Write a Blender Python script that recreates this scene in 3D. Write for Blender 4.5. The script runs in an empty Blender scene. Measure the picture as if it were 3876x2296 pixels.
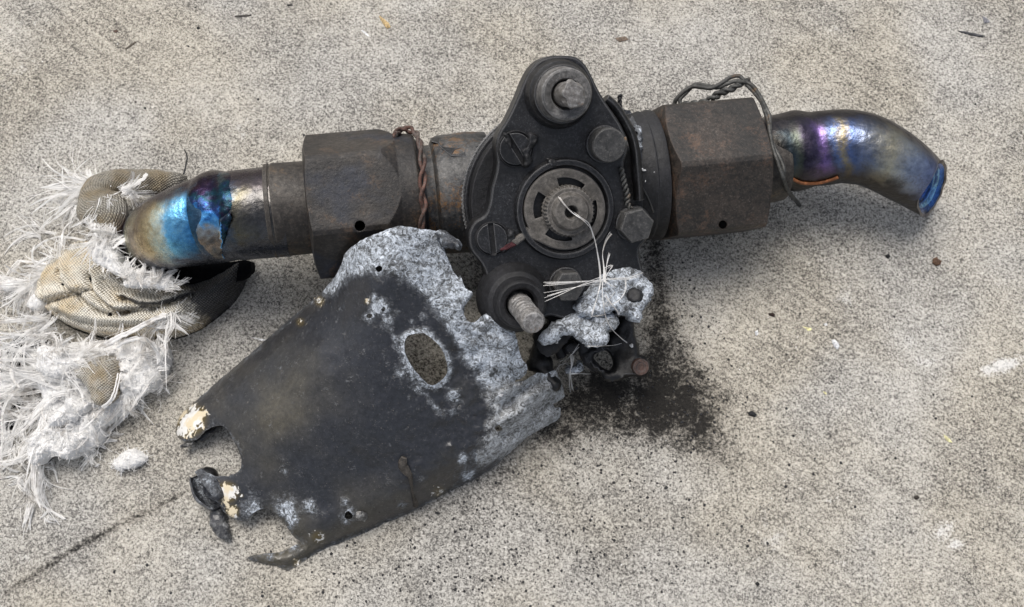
import bpy, bmesh, math, random
import numpy as np
from mathutils import Vector, Matrix, noise
from mathutils.geometry import delaunay_2d_cdt
from mathutils.bvhtree import BVHTree

random.seed(7)
# ------------------------------------------------------------------ camera, world, sun, exposure
S = 0.00013                      # metres per modelling unit
W, H = 3876, 2296
CU, CV = W / 2, H / 2
FOV = math.radians(50)
F = CU / math.tan(FOV / 2)
TILT = math.radians(18)
c = Vector((0, -math.sin(TILT), math.cos(TILT)))     # towards the camera
r = Vector((1, 0, 0))
up = Vector((0, math.cos(TILT), math.sin(TILT)))
CAM = c * F

scene = bpy.context.scene
cam_d = bpy.data.cameras.new('camera')
cam = bpy.data.objects.new('camera', cam_d)
scene.collection.objects.link(cam)
cam.location = CAM * S
cam.rotation_euler = (TILT, 0, 0)
cam_d.sensor_fit = 'HORIZONTAL'
cam_d.angle = FOV
cam_d.clip_start = 0.01
cam_d.clip_end = 100
scene.camera = cam

SUN_EL, SUN_AZ = math.radians(64), math.radians(-30)   # azimuth from +Y towards +X
world = bpy.data.worlds.new('World')
scene.world = world
world.use_nodes = True
wn = world.node_tree
sky = wn.nodes.new('ShaderNodeTexSky')
sky.sky_type = 'NISHITA'
sky.sun_disc = False
sky.sun_elevation = SUN_EL
sky.sun_rotation = SUN_AZ
sky.air_density = 1.0
sky.dust_density = 4.0
sky.ozone_density = 1.0
hs = wn.nodes.new('ShaderNodeHueSaturation')          # thin bright overcast: the blue is washed out
hs.inputs['Saturation'].default_value = 0.45
wn.links.new(sky.outputs[0], hs.inputs['Color'])
wn.links.new(hs.outputs[0], wn.nodes['Background'].inputs[0])
wn.nodes['Background'].inputs[1].default_value = 0.086

sl = bpy.data.lights.new('sun', 'SUN')
sl.energy = 1.15
sl.angle = math.radians(34)
sl.color = (1.0, 0.955, 0.89)
sun = bpy.data.objects.new('sun', sl)
scene.collection.objects.link(sun)
sd = Vector((math.sin(SUN_AZ) * math.cos(SUN_EL), math.cos(SUN_AZ) * math.cos(SUN_EL), math.sin(SUN_EL)))
sun.rotation_euler = sd.to_track_quat('Z', 'Y').to_euler()
sun.location = sd * 3

scene.view_settings.view_transform = 'Standard'
scene.view_settings.look = 'None'
scene.view_settings.exposure = 0.78
scene.view_settings.gamma = 1.0

# ------------------------------------------------------------------ geometry of the view
def ray(u, v):
    return (-c * F + r * (u - CU) + up * (CV - v))

def P(u, v, h=0.0):
    d = ray(u, v)
    return CAM + d * ((h - CAM.z) / d.z)

def plane_hit(u, v, o, n):
    d = ray(u, v)
    return CAM + d * ((o - CAM).dot(n) / d.dot(n))

def proj(p):
    q = p - CAM
    dep = -q.dot(c)
    return (CU + q.dot(r) * F / dep, CV - q.dot(up) * F / dep)

def k_at(p):
    return -(p - CAM).dot(c) / F

# crops of the photograph used for measuring: name -> (x0, y0, pixels per source pixel)
ZZ = {'1': (0, 550, 1.978), '2': (0, 1000, 1.413), '3': (1000, 400, 2.12), '4': (1650, 150, 1.648), '5': (2300, 200, 1.79),
      '6': (1700, 850, 2.12), '7': (1100, 800, 1.649), '8': (600, 1400, 1.79), 'a': (0, 600, 2.699), 'b': (0, 1100, 2.699),
      'c': (0, 1500, 1.864), 'd': (2000, 900, 1.855), 'e': (0, 0, 1.566), 'f': (2700, 900, 1.063), 'g': (2200, 300, 2.284),
      'h': (3200, 0, 3.707), 'o': (0, 0, 1 / 1.547)}
def Z(k, x, y):
    x0, y0, s = ZZ[k]
    return (x0 + x / s, y0 + y / s)
def ZL(k, pts):
    return [Z(k, p[0], p[1]) for p in pts]

# ------------------------------------------------------------------ helpers
def tag(o, label=None, cat=None, group=None, kind=None):
    if label: o['label'] = label
    if cat: o['category'] = cat
    if group: o['group'] = group
    if kind: o['kind'] = kind
    return o

def empty(name, p):
    o = bpy.data.objects.new(name, None)
    o.empty_display_size = 0.02
    scene.collection.objects.link(o)
    o.location = p * S
    o['_o'] = 1
    return o

class MB:
    def __init__(s):
        s.v, s.f, s.uv, s.att = [], [], [], {}
    def add(s, verts, faces, uvs=None, **att):
        b = len(s.v)
        s.v += list(verts)
        s.f += [tuple(i + b for i in f) for f in faces]
        if uvs is None: uvs = [(0, 0)] * len(verts)
        s.uv += list(uvs)
        for k, vals in att.items():
            a = s.att.setdefault(k, [])
            a += [0.0] * (b - len(a))
            a += list(vals)
        return s
    def build(s, name, mat, parent=None, sharp=35, origin=None, smooth=True):
        root = parent
        off = Vector((0, 0, 0))
        if parent is not None:
            q = parent
            while q is not None:
                off += q.location / S
                q = q.parent
        me = bpy.data.meshes.new(name)
        if parent is None:
            if origin is None:
                a = np.array([tuple(p) for p in s.v])
                origin = Vector(((a[:, 0].min() + a[:, 0].max()) / 2, (a[:, 1].min() + a[:, 1].max()) / 2, a[:, 2].min()))
            off = origin
        me.from_pydata([tuple((p - off) * S) for p in s.v], [], s.f)
        uvl = me.uv_layers.new(name='UVMap')
        li = np.empty(len(me.loops), dtype=np.int32)
        me.loops.foreach_get('vertex_index', li)
        uva = np.array(s.uv, dtype=np.float32).reshape(-1, 2)[li]
        uvl.data.foreach_set('uv', uva.ravel())
        for k, vals in s.att.items():
            vals = list(vals) + [0.0] * (len(s.v) - len(vals))
            at = me.attributes.new(k, 'FLOAT', 'POINT')
            at.data.foreach_set('value', np.array(vals, dtype=np.float32))
        if smooth:
            me.shade_smooth()
            if sharp < 180: me.set_sharp_from_angle(angle=math.radians(sharp))
        me.materials.append(mat)
        o = bpy.data.objects.new(name, me)
        scene.collection.objects.link(o)
        if parent is not None: o.parent = parent
        else: o.location = off * S
        return o

def catmull(pts, n, closed=False):
    pts = [tuple(map(float, p)) for p in pts]
    m = len(pts)
    out = []
    rng = range(m) if closed else range(m - 1)
    for i in rng:
        if closed: p0, p1, p2, p3 = pts[(i - 1) % m], pts[i], pts[(i + 1) % m], pts[(i + 2) % m]
        else: p0, p1, p2, p3 = pts[max(i - 1, 0)], pts[i], pts[i + 1], pts[min(i + 2, m - 1)]
        for j in range(n):
            t = j / n
            out.append(tuple(0.5 * (2 * b + (cc - a) * t + (2 * a - 5 * b + 4 * cc - d) * t * t + (3 * b - a - 3 * cc + d) * t ** 3)
                             for a, b, cc, d in zip(p0, p1, p2, p3)))
    if not closed: out.append(pts[-1])
    return out

def tube(mb, path, radii, nseg=24, rfun=None, cap0=True, cap1=True, ref=None, flat=1.0):
    """sweep a circle; angle 0 looks towards ref (the camera side by default)"""
    n = len(path)
    if not hasattr(radii, '__len__'): radii = [radii] * n
    ref = ref or c
    vs, fs, uv, tt, aa, ss = [], [], [], [], [], []
    L = 0.0
    e1p = None
    for i, p in enumerate(path):
        if i: L += (path[i] - path[i - 1]).length
        t = (path[min(i + 1, n - 1)] - path[max(i - 1, 0)]).normalized()
        e1 = ref - t * ref.dot(t)
        if e1.length < 0.15 and e1p is not None: e1 = e1p - t * e1p.dot(t)
        if e1.length < 1e-4: e1 = t.orthogonal()
        e1.normalize(); e1p = e1
        e2 = t.cross(e1)
        for j in range(nseg):
            a = 2 * math.pi * j / nseg
            R = radii[i]
            if rfun: R *= rfun(i / (n - 1), a)
            vs.append(p + e1 * (R * flat * math.cos(a)) + e2 * (R * math.sin(a)))
            uv.append((L, (j if j <= nseg / 2 else nseg - j) / nseg * 2 * math.pi * radii[i] ))
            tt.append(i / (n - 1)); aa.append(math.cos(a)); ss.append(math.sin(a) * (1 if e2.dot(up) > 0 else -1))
    for i in range(n - 1):
        for j in range(nseg):
            j2 = (j + 1) % nseg
            fs.append((i * nseg + j, i * nseg + j2, (i + 1) * nseg + j2, (i + 1) * nseg + j))
    if cap0: fs.append(tuple(range(nseg))[::-1])
    if cap1: fs.append(tuple((n - 1) * nseg + j for j in range(nseg)))
    mb.add(vs, fs, uv, t=tt, ca=aa, sa=ss)
    return mb

def lathe(mb, o, axis, profile, n=64, rfun=None, ref=None):
    """profile [(w, r)] along the axis; outside first point to last; ends with r == 0 are closed"""
    axis = axis.normalized()
    ref = ref or up
    e1 = (ref - axis * ref.dot(axis)).normalized()
    e2 = axis.cross(e1)
    vs, fs = [], []
    rings = []
    for w, R in profile:
        if R <= 1e-6:
            rings.append([len(vs)]); vs.append(o + axis * w)
        else:
            ids = []
            for j in range(n):
                a = 2 * math.pi * j / n
                RR = R * (rfun(a, w) if rfun else 1)
                ids.append(len(vs)); vs.append(o + axis * w + e1 * (RR * math.cos(a)) + e2 * (RR * math.sin(a)))
            rings.append(ids)
    for A, B_ in zip(rings, rings[1:]):
        for j in range(n):
            j2 = (j + 1) % n
            if len(A) == 1 and len(B_) == 1: break
            if len(A) == 1: fs.append((A[0], B_[j2], B_[j]))
            elif len(B_) == 1: fs.append((A[j], A[j2], B_[0]))
            else: fs.append((A[j], A[j2], B_[j2], B_[j]))
    mb.add(vs, fs)
    return mb

def pip(px, py, poly):
    poly = np.asarray(poly, float)
    x0, y0 = poly[:, 0], poly[:, 1]
    x1, y1 = np.roll(x0, -1), np.roll(y0, -1)
    res = np.zeros(len(px), bool)
    for a, b, cc, d in zip(x0, y0, x1, y1):
        if b == d: continue
        m = ((b > py) != (d > py)) & (px < (cc - a) * (py - b) / (d - b) + a)
        res ^= m
    return res

def pdist(px, py, poly, closed=True):
    poly = np.asarray(poly, float)
    best = np.full(len(px), 1e18)
    m = len(poly)
    for i in range(m if closed else m - 1):
        a, b = poly[i], poly[(i + 1) % m]
        d = b - a
        L2 = max(d.dot(d), 1e-9)
        t = np.clip(((px - a[0]) * d[0] + (py - a[1]) * d[1]) / L2, 0, 1)
        best = np.minimum(best, (px - a[0] - t * d[0]) ** 2 + (py - a[1] - t * d[1]) ** 2)
    return np.sqrt(best)

def resample(poly, step, jitter=0.0):
    out = []
    m = len(poly)
    for i in range(m):
        a, b = poly[i], poly[(i + 1) % m]
        L = math.hypot(b[0] - a[0], b[1] - a[1])
        n = max(1, int(L / step))
        for j in range(n):
            t = j / n
            out.append((a[0] + (b[0] - a[0]) * t + random.uniform(-jitter, jitter), a[1] + (b[1] - a[1]) * t + random.uniform(-jitter, jitter)))
    return out

def triangulate(outline, holes=(), step=None):
    """-> points (N,2), triangles, boundary edges (ordered to keep the inside on one side)"""
    pts, edges = [], []
    for lp in [outline] + list(holes):
        b = len(pts)
        pts += [tuple(p) for p in lp]
        edges += [(b + i, b + (i + 1) % len(lp)) for i in range(len(lp))]
    if step:
        o = np.array(outline)
        x = np.arange(o[:, 0].min(), o[:, 0].max(), step)
        y = np.arange(o[:, 1].min(), o[:, 1].max(), step * 0.87)
        gx, gy = np.meshgrid(x, y)
        gx = gx + (np.arange(len(y)) % 2)[:, None] * step / 2
        gx, gy = gx.ravel(), gy.ravel()
        ok = pip(gx, gy, outline)
        for h in holes: ok &= ~pip(gx, gy, h)
        gx, gy = gx[ok], gy[ok]
        if len(gx):
            d = pdist(gx, gy, outline)
            for h in holes: d = np.minimum(d, pdist(gx, gy, h))
            ok = d > step * 0.45
            pts += list(zip(gx[ok], gy[ok]))
    res = delaunay_2d_cdt([Vector(p) for p in pts], edges, [], 0, 1e-4)
    co = np.array([tuple(p) for p in res[0]])
    tri = np.array([t for t in res[2] if len(t) == 3], dtype=int)
    cen = co[tri].mean(axis=1)
    ok = pip(cen[:, 0], cen[:, 1], outline)
    for h in holes: ok &= ~pip(cen[:, 0], cen[:, 1], h)
    tri = tri[ok]
    a, b, d = co[tri[:, 0]], co[tri[:, 1]], co[tri[:, 2]]
    area = (b[:, 0] - a[:, 0]) * (d[:, 1] - a[:, 1]) - (b[:, 1] - a[:, 1]) * (d[:, 0] - a[:, 0])
    flip = area > 0                       # image v runs down: make them face the camera
    tri[flip] = tri[flip][:, ::-1]
    cnt = {}
    for t in tri:
        for i in range(3):
            e = (int(t[i]), int(t[(i + 1) % 3]))
            cnt[e] = 1
    bnd = [e for e in cnt if (e[1], e[0]) not in cnt]
    return co, tri, bnd

def slab(mb, outline, top, bot, holes=(), step=None, attrs=None):
    """solid between two surfaces over an outline given in picture units; top/bot map (u, v, i) -> point"""
    co, tri, bnd = triangulate(outline, holes, step)
    n = len(co)
    T = top(co); Bm = bot(co, T)
    vs = list(T) + list(Bm)
    fs = [tuple(int(i) for i in t) for t in tri] + [tuple(int(i) + n for i in t[::-1]) for t in tri]
    fs += [(b, a, a + n, b + n) for a, b in bnd]
    att = {}
    if attrs:
        for k, f in attrs(co).items(): att[k] = list(f) * 2
    mb.add(vs, fs, [(float(p[0]), float(p[1])) for p in co] * 2, **att)
    return co

def inset(poly, d):
    out = []
    m = len(poly)
    A = sum(poly[i][0] * poly[(i + 1) % m][1] - poly[(i + 1) % m][0] * poly[i][1] for i in range(m))
    sg = 1 if A > 0 else -1
    for i in range(m):
        a, b, e = poly[i - 1], poly[i], poly[(i + 1) % m]
        tx, ty = e[0] - a[0], e[1] - a[1]
        L = math.hypot(tx, ty) or 1
        out.append((b[0] - sg * ty / L * d, b[1] + sg * tx / L * d))
    return out

def circ(cx, cy, R, n=40, a0=0.0, jit=0.0):
    return [(cx + (R + random.uniform(-jit, jit)) * math.cos(a0 + 2 * math.pi * i / n), cy + (R + random.uniform(-jit, jit)) * math.sin(a0 + 2 * math.pi * i / n)) for i in range(n)]

def bvh_of(objs):
    vs, fs = [], []
    for o in objs:
        b = len(vs)
        off = Vector((0, 0, 0)); q = o
        while q is not None:
            off += q.location / S; q = q.parent
        vs += [v.co / S + off for v in o.data.vertices]
        fs += [tuple(i + b for i in p.vertices) for p in o.data.polygons]
    return BVHTree.FromPolygons(vs, fs)

def hit(bvh, u, v, lift=0.0, default_h=0.0):
    d = ray(u, v).normalized()
    loc, nor, idx, dist = bvh.ray_cast(CAM, d)
    g = P(u, v, default_h)
    if loc is None or (loc - CAM).length > (g - CAM).length: loc = g
    return loc - d * lift

def rbf(ctrl):
    """smooth height field through control points [(u, v, h)]"""
    a = np.array(ctrl, float)
    X = a[:, :2] / 1000
    n = len(X)
    def U(d2): return np.where(d2 > 1e-12, 0.5 * d2 * np.log(np.maximum(d2, 1e-12)), 0)
    D = ((X[:, None] - X[None]) ** 2).sum(-1)
    K = np.zeros((n + 3, n + 3))
    K[:n, :n] = U(D) + np.eye(n) * 0.002
    K[:n, n] = 1; K[:n, n + 1:] = X
    K[n, :n] = 1; K[n + 1:, :n] = X.T
    w = np.linalg.solve(K, np.concatenate([a[:, 2], [0, 0, 0]]))
    def f(co):
        Y = np.asarray(co, float) / 1000
        D = ((Y[:, None] - X[None]) ** 2).sum(-1)
        return U(D) @ w[:n] + w[n] + Y @ w[n + 1:]
    return f

def nz(p, s):
    return noise.noise(Vector((p[0] * s, p[1] * s, (p[2] if len(p) > 2 else 0) * s)))

# ------------------------------------------------------------------ materials
class NT:
    def __init__(s, name):
        s.m = bpy.data.materials.new(name)
        s.m.use_nodes = True
        s.t = s.m.node_tree
        s.b = s.t.nodes['Principled BSDF']
        tc = s.t.nodes.new('ShaderNodeTexCoord')
        mp = s.t.nodes.new('ShaderNodeMapping')
        mp.inputs['Scale'].default_value = (1 / S, 1 / S, 1 / S)
        s.t.links.new(tc.outputs['Object'], mp.inputs[0])
        s.pos = mp.outputs[0]
        s.uv = tc.outputs['UV']
    def put(s, v, inp):
        if isinstance(v, bpy.types.NodeSocket): s.t.links.new(v, inp)
        elif isinstance(v, tuple) and len(v) == 3 and inp.type == 'RGBA': inp.default_value = (*v, 1)
        else: inp.default_value = v
    def map(s, vec, scale=(1, 1, 1), rot=(0, 0, 0)):
        n = s.t.nodes.new('ShaderNodeMapping')
        s.t.links.new(vec, n.inputs[0]); n.inputs['Scale'].default_value = scale; n.inputs['Rotation'].default_value = rot
        return n.outputs[0]
    def noise(s, size, detail=2, rough=0.5, vec=None, dist=0.0):
        n = s.t.nodes.new('ShaderNodeTexNoise')
        s.t.links.new(vec or s.pos, n.inputs['Vector'])
        n.inputs['Scale'].default_value = 1 / size; n.inputs['Detail'].default_value = detail
        n.inputs['Roughness'].default_value = rough; n.inputs['Distortion'].default_value = dist
        return n.outputs['Fac']
    def voro(s, size, feature='F1', vec=None, rand=1.0):
        n = s.t.nodes.new('ShaderNodeTexVoronoi')
        n.feature = feature
        s.t.links.new(vec or s.pos, n.inputs['Vector'])
        n.inputs['Scale'].default_value = 1 / size; n.inputs['Randomness'].default_value = rand
        return n.outputs['Distance']
    def ramp(s, fac, stops, interp='LINEAR'):
        n = s.t.nodes.new('ShaderNodeValToRGB')
        s.put(fac, n.inputs[0])
        cr = n.color_ramp; cr.interpolation = interp
        while len(cr.elements) < len(stops): cr.elements.new(0.5)
        for e, (p, col) in zip(cr.elements, stops):
            e.position = p
            e.color = (*col, 1) if isinstance(col, tuple) else (col, col, col, 1)
        return n.outputs[0]
    def mix(s, f, a, b, mode='MIX'):
        n = s.t.nodes.new('ShaderNodeMix'); n.data_type = 'RGBA'; n.blend_type = mode
        s.put(f, n.inputs['Factor'] if False else n.inputs[0]); s.put(a, n.inputs[6]); s.put(b, n.inputs[7])
        return n.outputs[2]
    def math(s, op, a, b=0.0, clamp=False):
        n = s.t.nodes.new('ShaderNodeMath'); n.operation = op; n.use_clamp = clamp
        s.put(a, n.inputs[0]); s.put(b, n.inputs[1])
        return n.outputs[0]
    def step(s, x, a, b):
        n = s.t.nodes.new('ShaderNodeMapRange'); n.interpolation_type = 'SMOOTHSTEP'
        s.put(x, n.inputs[0]); n.inputs[1].default_value = a; n.inputs[2].default_value = b
        return n.outputs[0]
    def attr(s, name):
        n = s.t.nodes.new('ShaderNodeAttribute'); n.attribute_name = name
        return n.outputs['Fac']
    def sep(s, vec):
        n = s.t.nodes.new('ShaderNodeSeparateXYZ'); s.t.links.new(vec, n.inputs[0])
        return n.outputs
    def bump(s, h, size, strength=1.0, prev=None):
        n = s.t.nodes.new('ShaderNodeBump')
        n.inputs['Strength'].default_value = strength; n.inputs['Distance'].default_value = size * S
        s.put(h, n.inputs['Height'])
        if prev is not None: s.t.links.new(prev, n.inputs['Normal'])
        return n.outputs[0]
    def wear(s, radius=6):
        bv = s.t.nodes.new('ShaderNodeBevel'); bv.samples = 4; bv.inputs['Radius'].default_value = radius * S
        g = s.t.nodes.new('ShaderNodeNewGeometry')
        n = s.t.nodes.new('ShaderNodeVectorMath'); n.operation = 'DOT_PRODUCT'
        s.t.links.new(bv.outputs[0], n.inputs[0]); s.t.links.new(g.outputs['Normal'], n.inputs[1])
        return s.math('SUBTRACT', 1.0, n.outputs['Value']), bv.outputs[0]
    def out(s, col=None, rough=None, metal=None, normal=None, spec=None):
        if col is not None: s.put(col, s.b.inputs['Base Color'])
        if rough is not None: s.put(rough, s.b.inputs['Roughness'])
        if metal is not None: s.put(metal, s.b.inputs['Metallic'])
        if spec is not None: s.put(spec, s.b.inputs['Specular IOR Level'])
        if normal is not None: s.t.links.new(normal, s.b.inputs['Normal'])
        return s.m

def burnt(name, dark, mid, rust=None, rust_lo=0.6, ash=(0.16, 0.16, 0.165), ash_amt=0.35, edge=(0.2, 0.2, 0.2), rough=0.5, spec=0.5, blue=None, edge_amt=0.6, metal=0.0, bumpsz=5):
    n = NT(name)
    big = n.noise(150, 4, 0.6)
    fine = n.noise(14, 4, 0.7)
    col = n.mix(n.step(n.math('ADD', big, n.math('MULTIPLY', n.math('SUBTRACT', fine, 0.5), 0.9)), 0.35, 0.68), dark, mid)
    if blue: col = n.mix(n.math('MULTIPLY', n.step(n.noise(190, 3, 0.5, dist=0.4), 0.52, 0.68), 0.75), col, blue)
    if rust:
        rn = n.math('ADD', n.noise(110, 5, 0.65, dist=0.3), n.math('MULTIPLY', n.math('SUBTRACT', n.noise(9, 3, 0.7), 0.5), 0.55))
        col = n.mix(n.math('MULTIPLY', n.step(rn, rust_lo - 0.08, rust_lo + 0.12), 0.8), col, rust)
    col = n.mix(0.8, col, n.ramp(n.noise(20, 5, 0.75, dist=0.3), [(0.34, (0.4, 0.4, 0.4)), (0.64, (1.5, 1.5, 1.5))]), 'MULTIPLY')
    speck = n.math('MULTIPLY', n.step(n.math('ADD', n.noise(7, 3, 0.75), n.math('MULTIPLY', n.math('SUBTRACT', big, 0.5), 0.3)), 0.57, 0.72), ash_amt)
    col = n.mix(speck, col, ash)
    sc = n.map(n.map(n.pos, (1, 1, 1), (0, 0, 0.5)), (0.04, 1, 1)); sc2 = n.map(n.map(n.pos, (1, 1, 1), (0, 0, -0.9)), (0.05, 1, 1))
    scr = n.math('MAXIMUM', n.step(n.noise(5, 2, 0.7, vec=sc), 0.66, 0.74), n.step(n.noise(5, 2, 0.7, vec=sc2), 0.67, 0.75))
    col = n.mix(n.math('MULTIPLY', n.math('MULTIPLY', scr, n.step(big, 0.45, 0.6)), 0.35), col, edge)
    w, bn = n.wear(7)
    we = n.math('MULTIPLY', n.step(n.math('MULTIPLY', w, n.math('ADD', 0.3, n.noise(26, 3, 0.7))), 0.03, 0.16), edge_amt)
    col = n.mix(we, col, edge)
    h = n.math('ADD', n.noise(9, 4, 0.7), n.math('MULTIPLY', n.noise(45, 3, 0.6), 1.6))
    nb = n.bump(h, bumpsz * 0.8, 0.4, bn)
    return n.out(col, n.math('ADD', rough - 0.12, n.math('MULTIPLY', n.noise(24, 3, 0.6), 0.28)), metal, nb, spec)

def temper(name, stops, wob=0.16, rough=0.27, side=0.08, metal=1.0, grime=0.5, flank=None, flank_lo=None):
    n = NT(name)
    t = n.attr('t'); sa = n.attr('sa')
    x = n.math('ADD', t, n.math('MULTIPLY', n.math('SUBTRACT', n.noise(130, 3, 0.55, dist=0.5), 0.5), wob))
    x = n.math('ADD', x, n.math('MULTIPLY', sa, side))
    x = n.math('ADD', x, n.math('MULTIPLY', n.math('SUBTRACT', n.noise(12, 3, 0.7), 0.5), wob * 0.5))
    col = n.ramp(x, stops)
    col = n.mix(1.0, col, n.ramp(n.noise(30, 4, 0.7), [(0.3, (0.55, 0.55, 0.55)), (0.62, (1.15, 1.15, 1.15))]), 'MULTIPLY')
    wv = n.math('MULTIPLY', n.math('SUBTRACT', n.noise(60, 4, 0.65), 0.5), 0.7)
    if flank:   # tarnish tint painting a dim reflection, side towards the top of the picture
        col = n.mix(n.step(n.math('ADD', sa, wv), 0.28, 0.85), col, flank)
    if flank_lo:  # same painted dim reflection on the opposite flank
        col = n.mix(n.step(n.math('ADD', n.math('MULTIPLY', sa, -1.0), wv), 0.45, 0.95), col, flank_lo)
    gr = n.step(n.math('ADD', n.noise(60, 4, 0.65), n.math('MULTIPLY', n.math('SUBTRACT', n.noise(8, 3, 0.7), 0.5), 0.6)), 0.5, 0.74)
    gm = n.math('MULTIPLY', gr, grime)
    col = n.mix(gm, col, (0.03, 0.027, 0.026))
    sc = n.map(n.uv, (1, 0.06, 1))
    scr = n.step(n.noise(5, 3, 0.8, vec=sc), 0.62, 0.75)
    col = n.mix(n.math('MULTIPLY', scr, 0.12), col, (0.5, 0.5, 0.5))
    h = n.math('ADD', n.noise(18, 4, 0.65), n.math('MULTIPLY', n.noise(70, 2), 3.0))
    return n.out(col, n.math('ADD', rough, n.math('MULTIPLY', gm, 0.35)), n.math('SUBTRACT', metal, n.math('MULTIPLY', gm, 0.6)), n.bump(h, 5, 0.4), 0.5)

def concrete():
    n = NT('concrete')
    sv = n.map(n.pos, (1, 1, 1), (0, 0, math.radians(38)))
    st = n.map(sv, (0.5, 1.0, 1))
    a = n.noise(9.0, 3, 0.6, dist=0.6)
    a2 = n.noise(19, 2, 0.6, dist=0.6)
    b = n.noise(8.5, 2, 0.6, vec=st)
    d = n.noise(4.6, 2, 0.6)
    big = n.noise(520, 5, 0.6)
    mid = n.noise(75, 4, 0.65)
    strk = n.noise(21, 2, 0.5, vec=n.map(sv, (0.05, 1.0, 1)))
    broom = n.math('MULTIPLY', n.math('SUBTRACT', strk, 0.5), n.step(n.noise(700, 2, 0.5), 0.42, 0.62))
    x = n.math('ADD', n.math('MULTIPLY', a, 0.46), n.math('ADD', n.math('ADD', n.math('MULTIPLY', b, 0.14), n.math('MULTIPLY', a2, 0.14)), n.math('MULTIPLY', d, 0.26)))
    x = n.math('ADD', x, n.math('MULTIPLY', n.math('SUBTRACT', big, 0.5), 0.15))
    x = n.math('ADD', x, n.math('MULTIPLY', n.math('SUBTRACT', mid, 0.5), 0.13))
    x = n.math('ADD', x, n.math('MULTIPLY', broom, 0.13))
    col = n.ramp(x, [(0.36, (0.07, 0.067, 0.063)), (0.435, (0.165, 0.158, 0.148)), (0.485, (0.33, 0.317, 0.29)), (0.535, (0.49, 0.472, 0.433)), (0.625, (0.67, 0.65, 0.61))])
    tint = n.noise(650, 2, 0.5)
    col = n.mix(n.step(tint, 0.35, 0.65), col, (0.97, 0.935, 0.865), 'MULTIPLY')
    # dark grains and pale lime blooms
    v = n.voro(52, vec=n.pos)
    col = n.mix(n.math('MULTIPLY', n.step(n.math('ADD', v, n.math('MULTIPLY', d, 0.1)), 0.17, 0.11), n.step(n.noise(60, 1), 0.52, 0.60)), col, (0.05, 0.047, 0.045))
    v2 = n.voro(34, vec=n.map(n.pos, (1, 1, 1), (0, 0, 1.1)))
    col = n.mix(n.math('MULTIPLY', n.step(n.math('ADD', v2, n.math('MULTIPLY', d, 0.1)), 0.15, 0.10), n.step(n.noise(90, 1), 0.56, 0.62)), col, (0.80, 0.79, 0.77))
    pale = n.math('MULTIPLY', n.step(n.noise(230, 5, 0.7, dist=0.6), 0.62, 0.76), n.step(a, 0.38, 0.56))
    col = n.mix(n.math('MULTIPLY', pale, 0.7), col, (0.72, 0.71, 0.69))
    sf = n.step(n.math('ADD', n.attr('scuff'), n.math('ADD', n.math('MULTIPLY', n.math('SUBTRACT', n.noise(40, 4, 0.7), 0.5), 1.0), n.math('MULTIPLY', n.math('SUBTRACT', a, 0.5), 1.2))), 0.45, 0.95)
    col = n.mix(n.math('MULTIPLY', sf, n.math('MULTIPLY', n.step(n.attr('scuff'), 0.05, 0.3), 0.75)), col, (0.80, 0.79, 0.77))
    # soot smudge left by the burnt valve; shade under the cover's hole painted in too
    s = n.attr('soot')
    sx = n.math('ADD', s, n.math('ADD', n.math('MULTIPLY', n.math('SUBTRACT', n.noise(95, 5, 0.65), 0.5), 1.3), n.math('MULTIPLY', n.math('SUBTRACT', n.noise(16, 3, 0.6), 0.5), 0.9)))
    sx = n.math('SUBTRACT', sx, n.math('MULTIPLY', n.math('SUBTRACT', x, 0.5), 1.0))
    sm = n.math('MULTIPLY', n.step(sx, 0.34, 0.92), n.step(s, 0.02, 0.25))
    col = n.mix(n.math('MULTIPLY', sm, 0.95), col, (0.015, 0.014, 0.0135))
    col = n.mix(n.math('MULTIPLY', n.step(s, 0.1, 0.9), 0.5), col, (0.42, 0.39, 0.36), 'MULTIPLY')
    h = n.math('ADD', n.math('MULTIPLY', x, 2.0), n.math('MULTIPLY', d, 0.5))
    return n.out(col, 0.92, 0.0, n.bump(h, 6, 0.5), 0.25)

def weave(name, light, dark, burn=(0.020, 0.020, 0.022), cell=11.0):
    n = NT(name)
    u = n.sep(n.uv)
    wob = n.math('MULTIPLY', n.math('SUBTRACT', n.noise(40, 2), 0.5), 9.0)
    a = n.math('MULTIPLY', n.math('ADD', u[0], wob), 2 * math.pi / cell / 2)
    b = n.math('MULTIPLY', n.math('ADD', u[1], wob), 2 * math.pi / cell / 2)
    sa = n.math('SINE', n.math('ADD', a, b)); sb = n.math('SINE', n.math('SUBTRACT', a, b))
    pa = n.math('ABSOLUTE', sa); pb = n.math('ABSOLUTE', sb)
    h = n.math('MULTIPLY', pa, pb)
    hn = n.math('ADD', h, n.math('MULTIPLY', n.math('SUBTRACT', n.noise(7, 2, 0.6), 0.5), 0.7))
    col = n.mix(n.step(n.math('ADD', hn, n.math('MULTIPLY', n.math('SUBTRACT', n.noise(28, 3, 0.6), 0.5), 0.5)), -0.05, 0.42), dark, light)
    col = n.mix(n.step(n.noise(120, 3, 0.6), 0.4, 0.7), col, (0.80, 0.68, 0.50), 'MULTIPLY')
    hb = n.math('MULTIPLY', n.step(hn, 0.45, 0.9), 0.25)
    bm = n.step(n.math('ADD', n.attr('burn'), n.math('MULTIPLY', n.math('SUBTRACT', n.noise(30, 4, 0.7), 0.5), 0.7)), 0.35, 0.75)
    col = n.mix(bm, col, n.mix(hb, burn, (0.30, 0.30, 0.31)))
    return n.out(col, 0.42, 0.0, n.bump(hn, 6, 0.7), 0.5)

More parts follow.
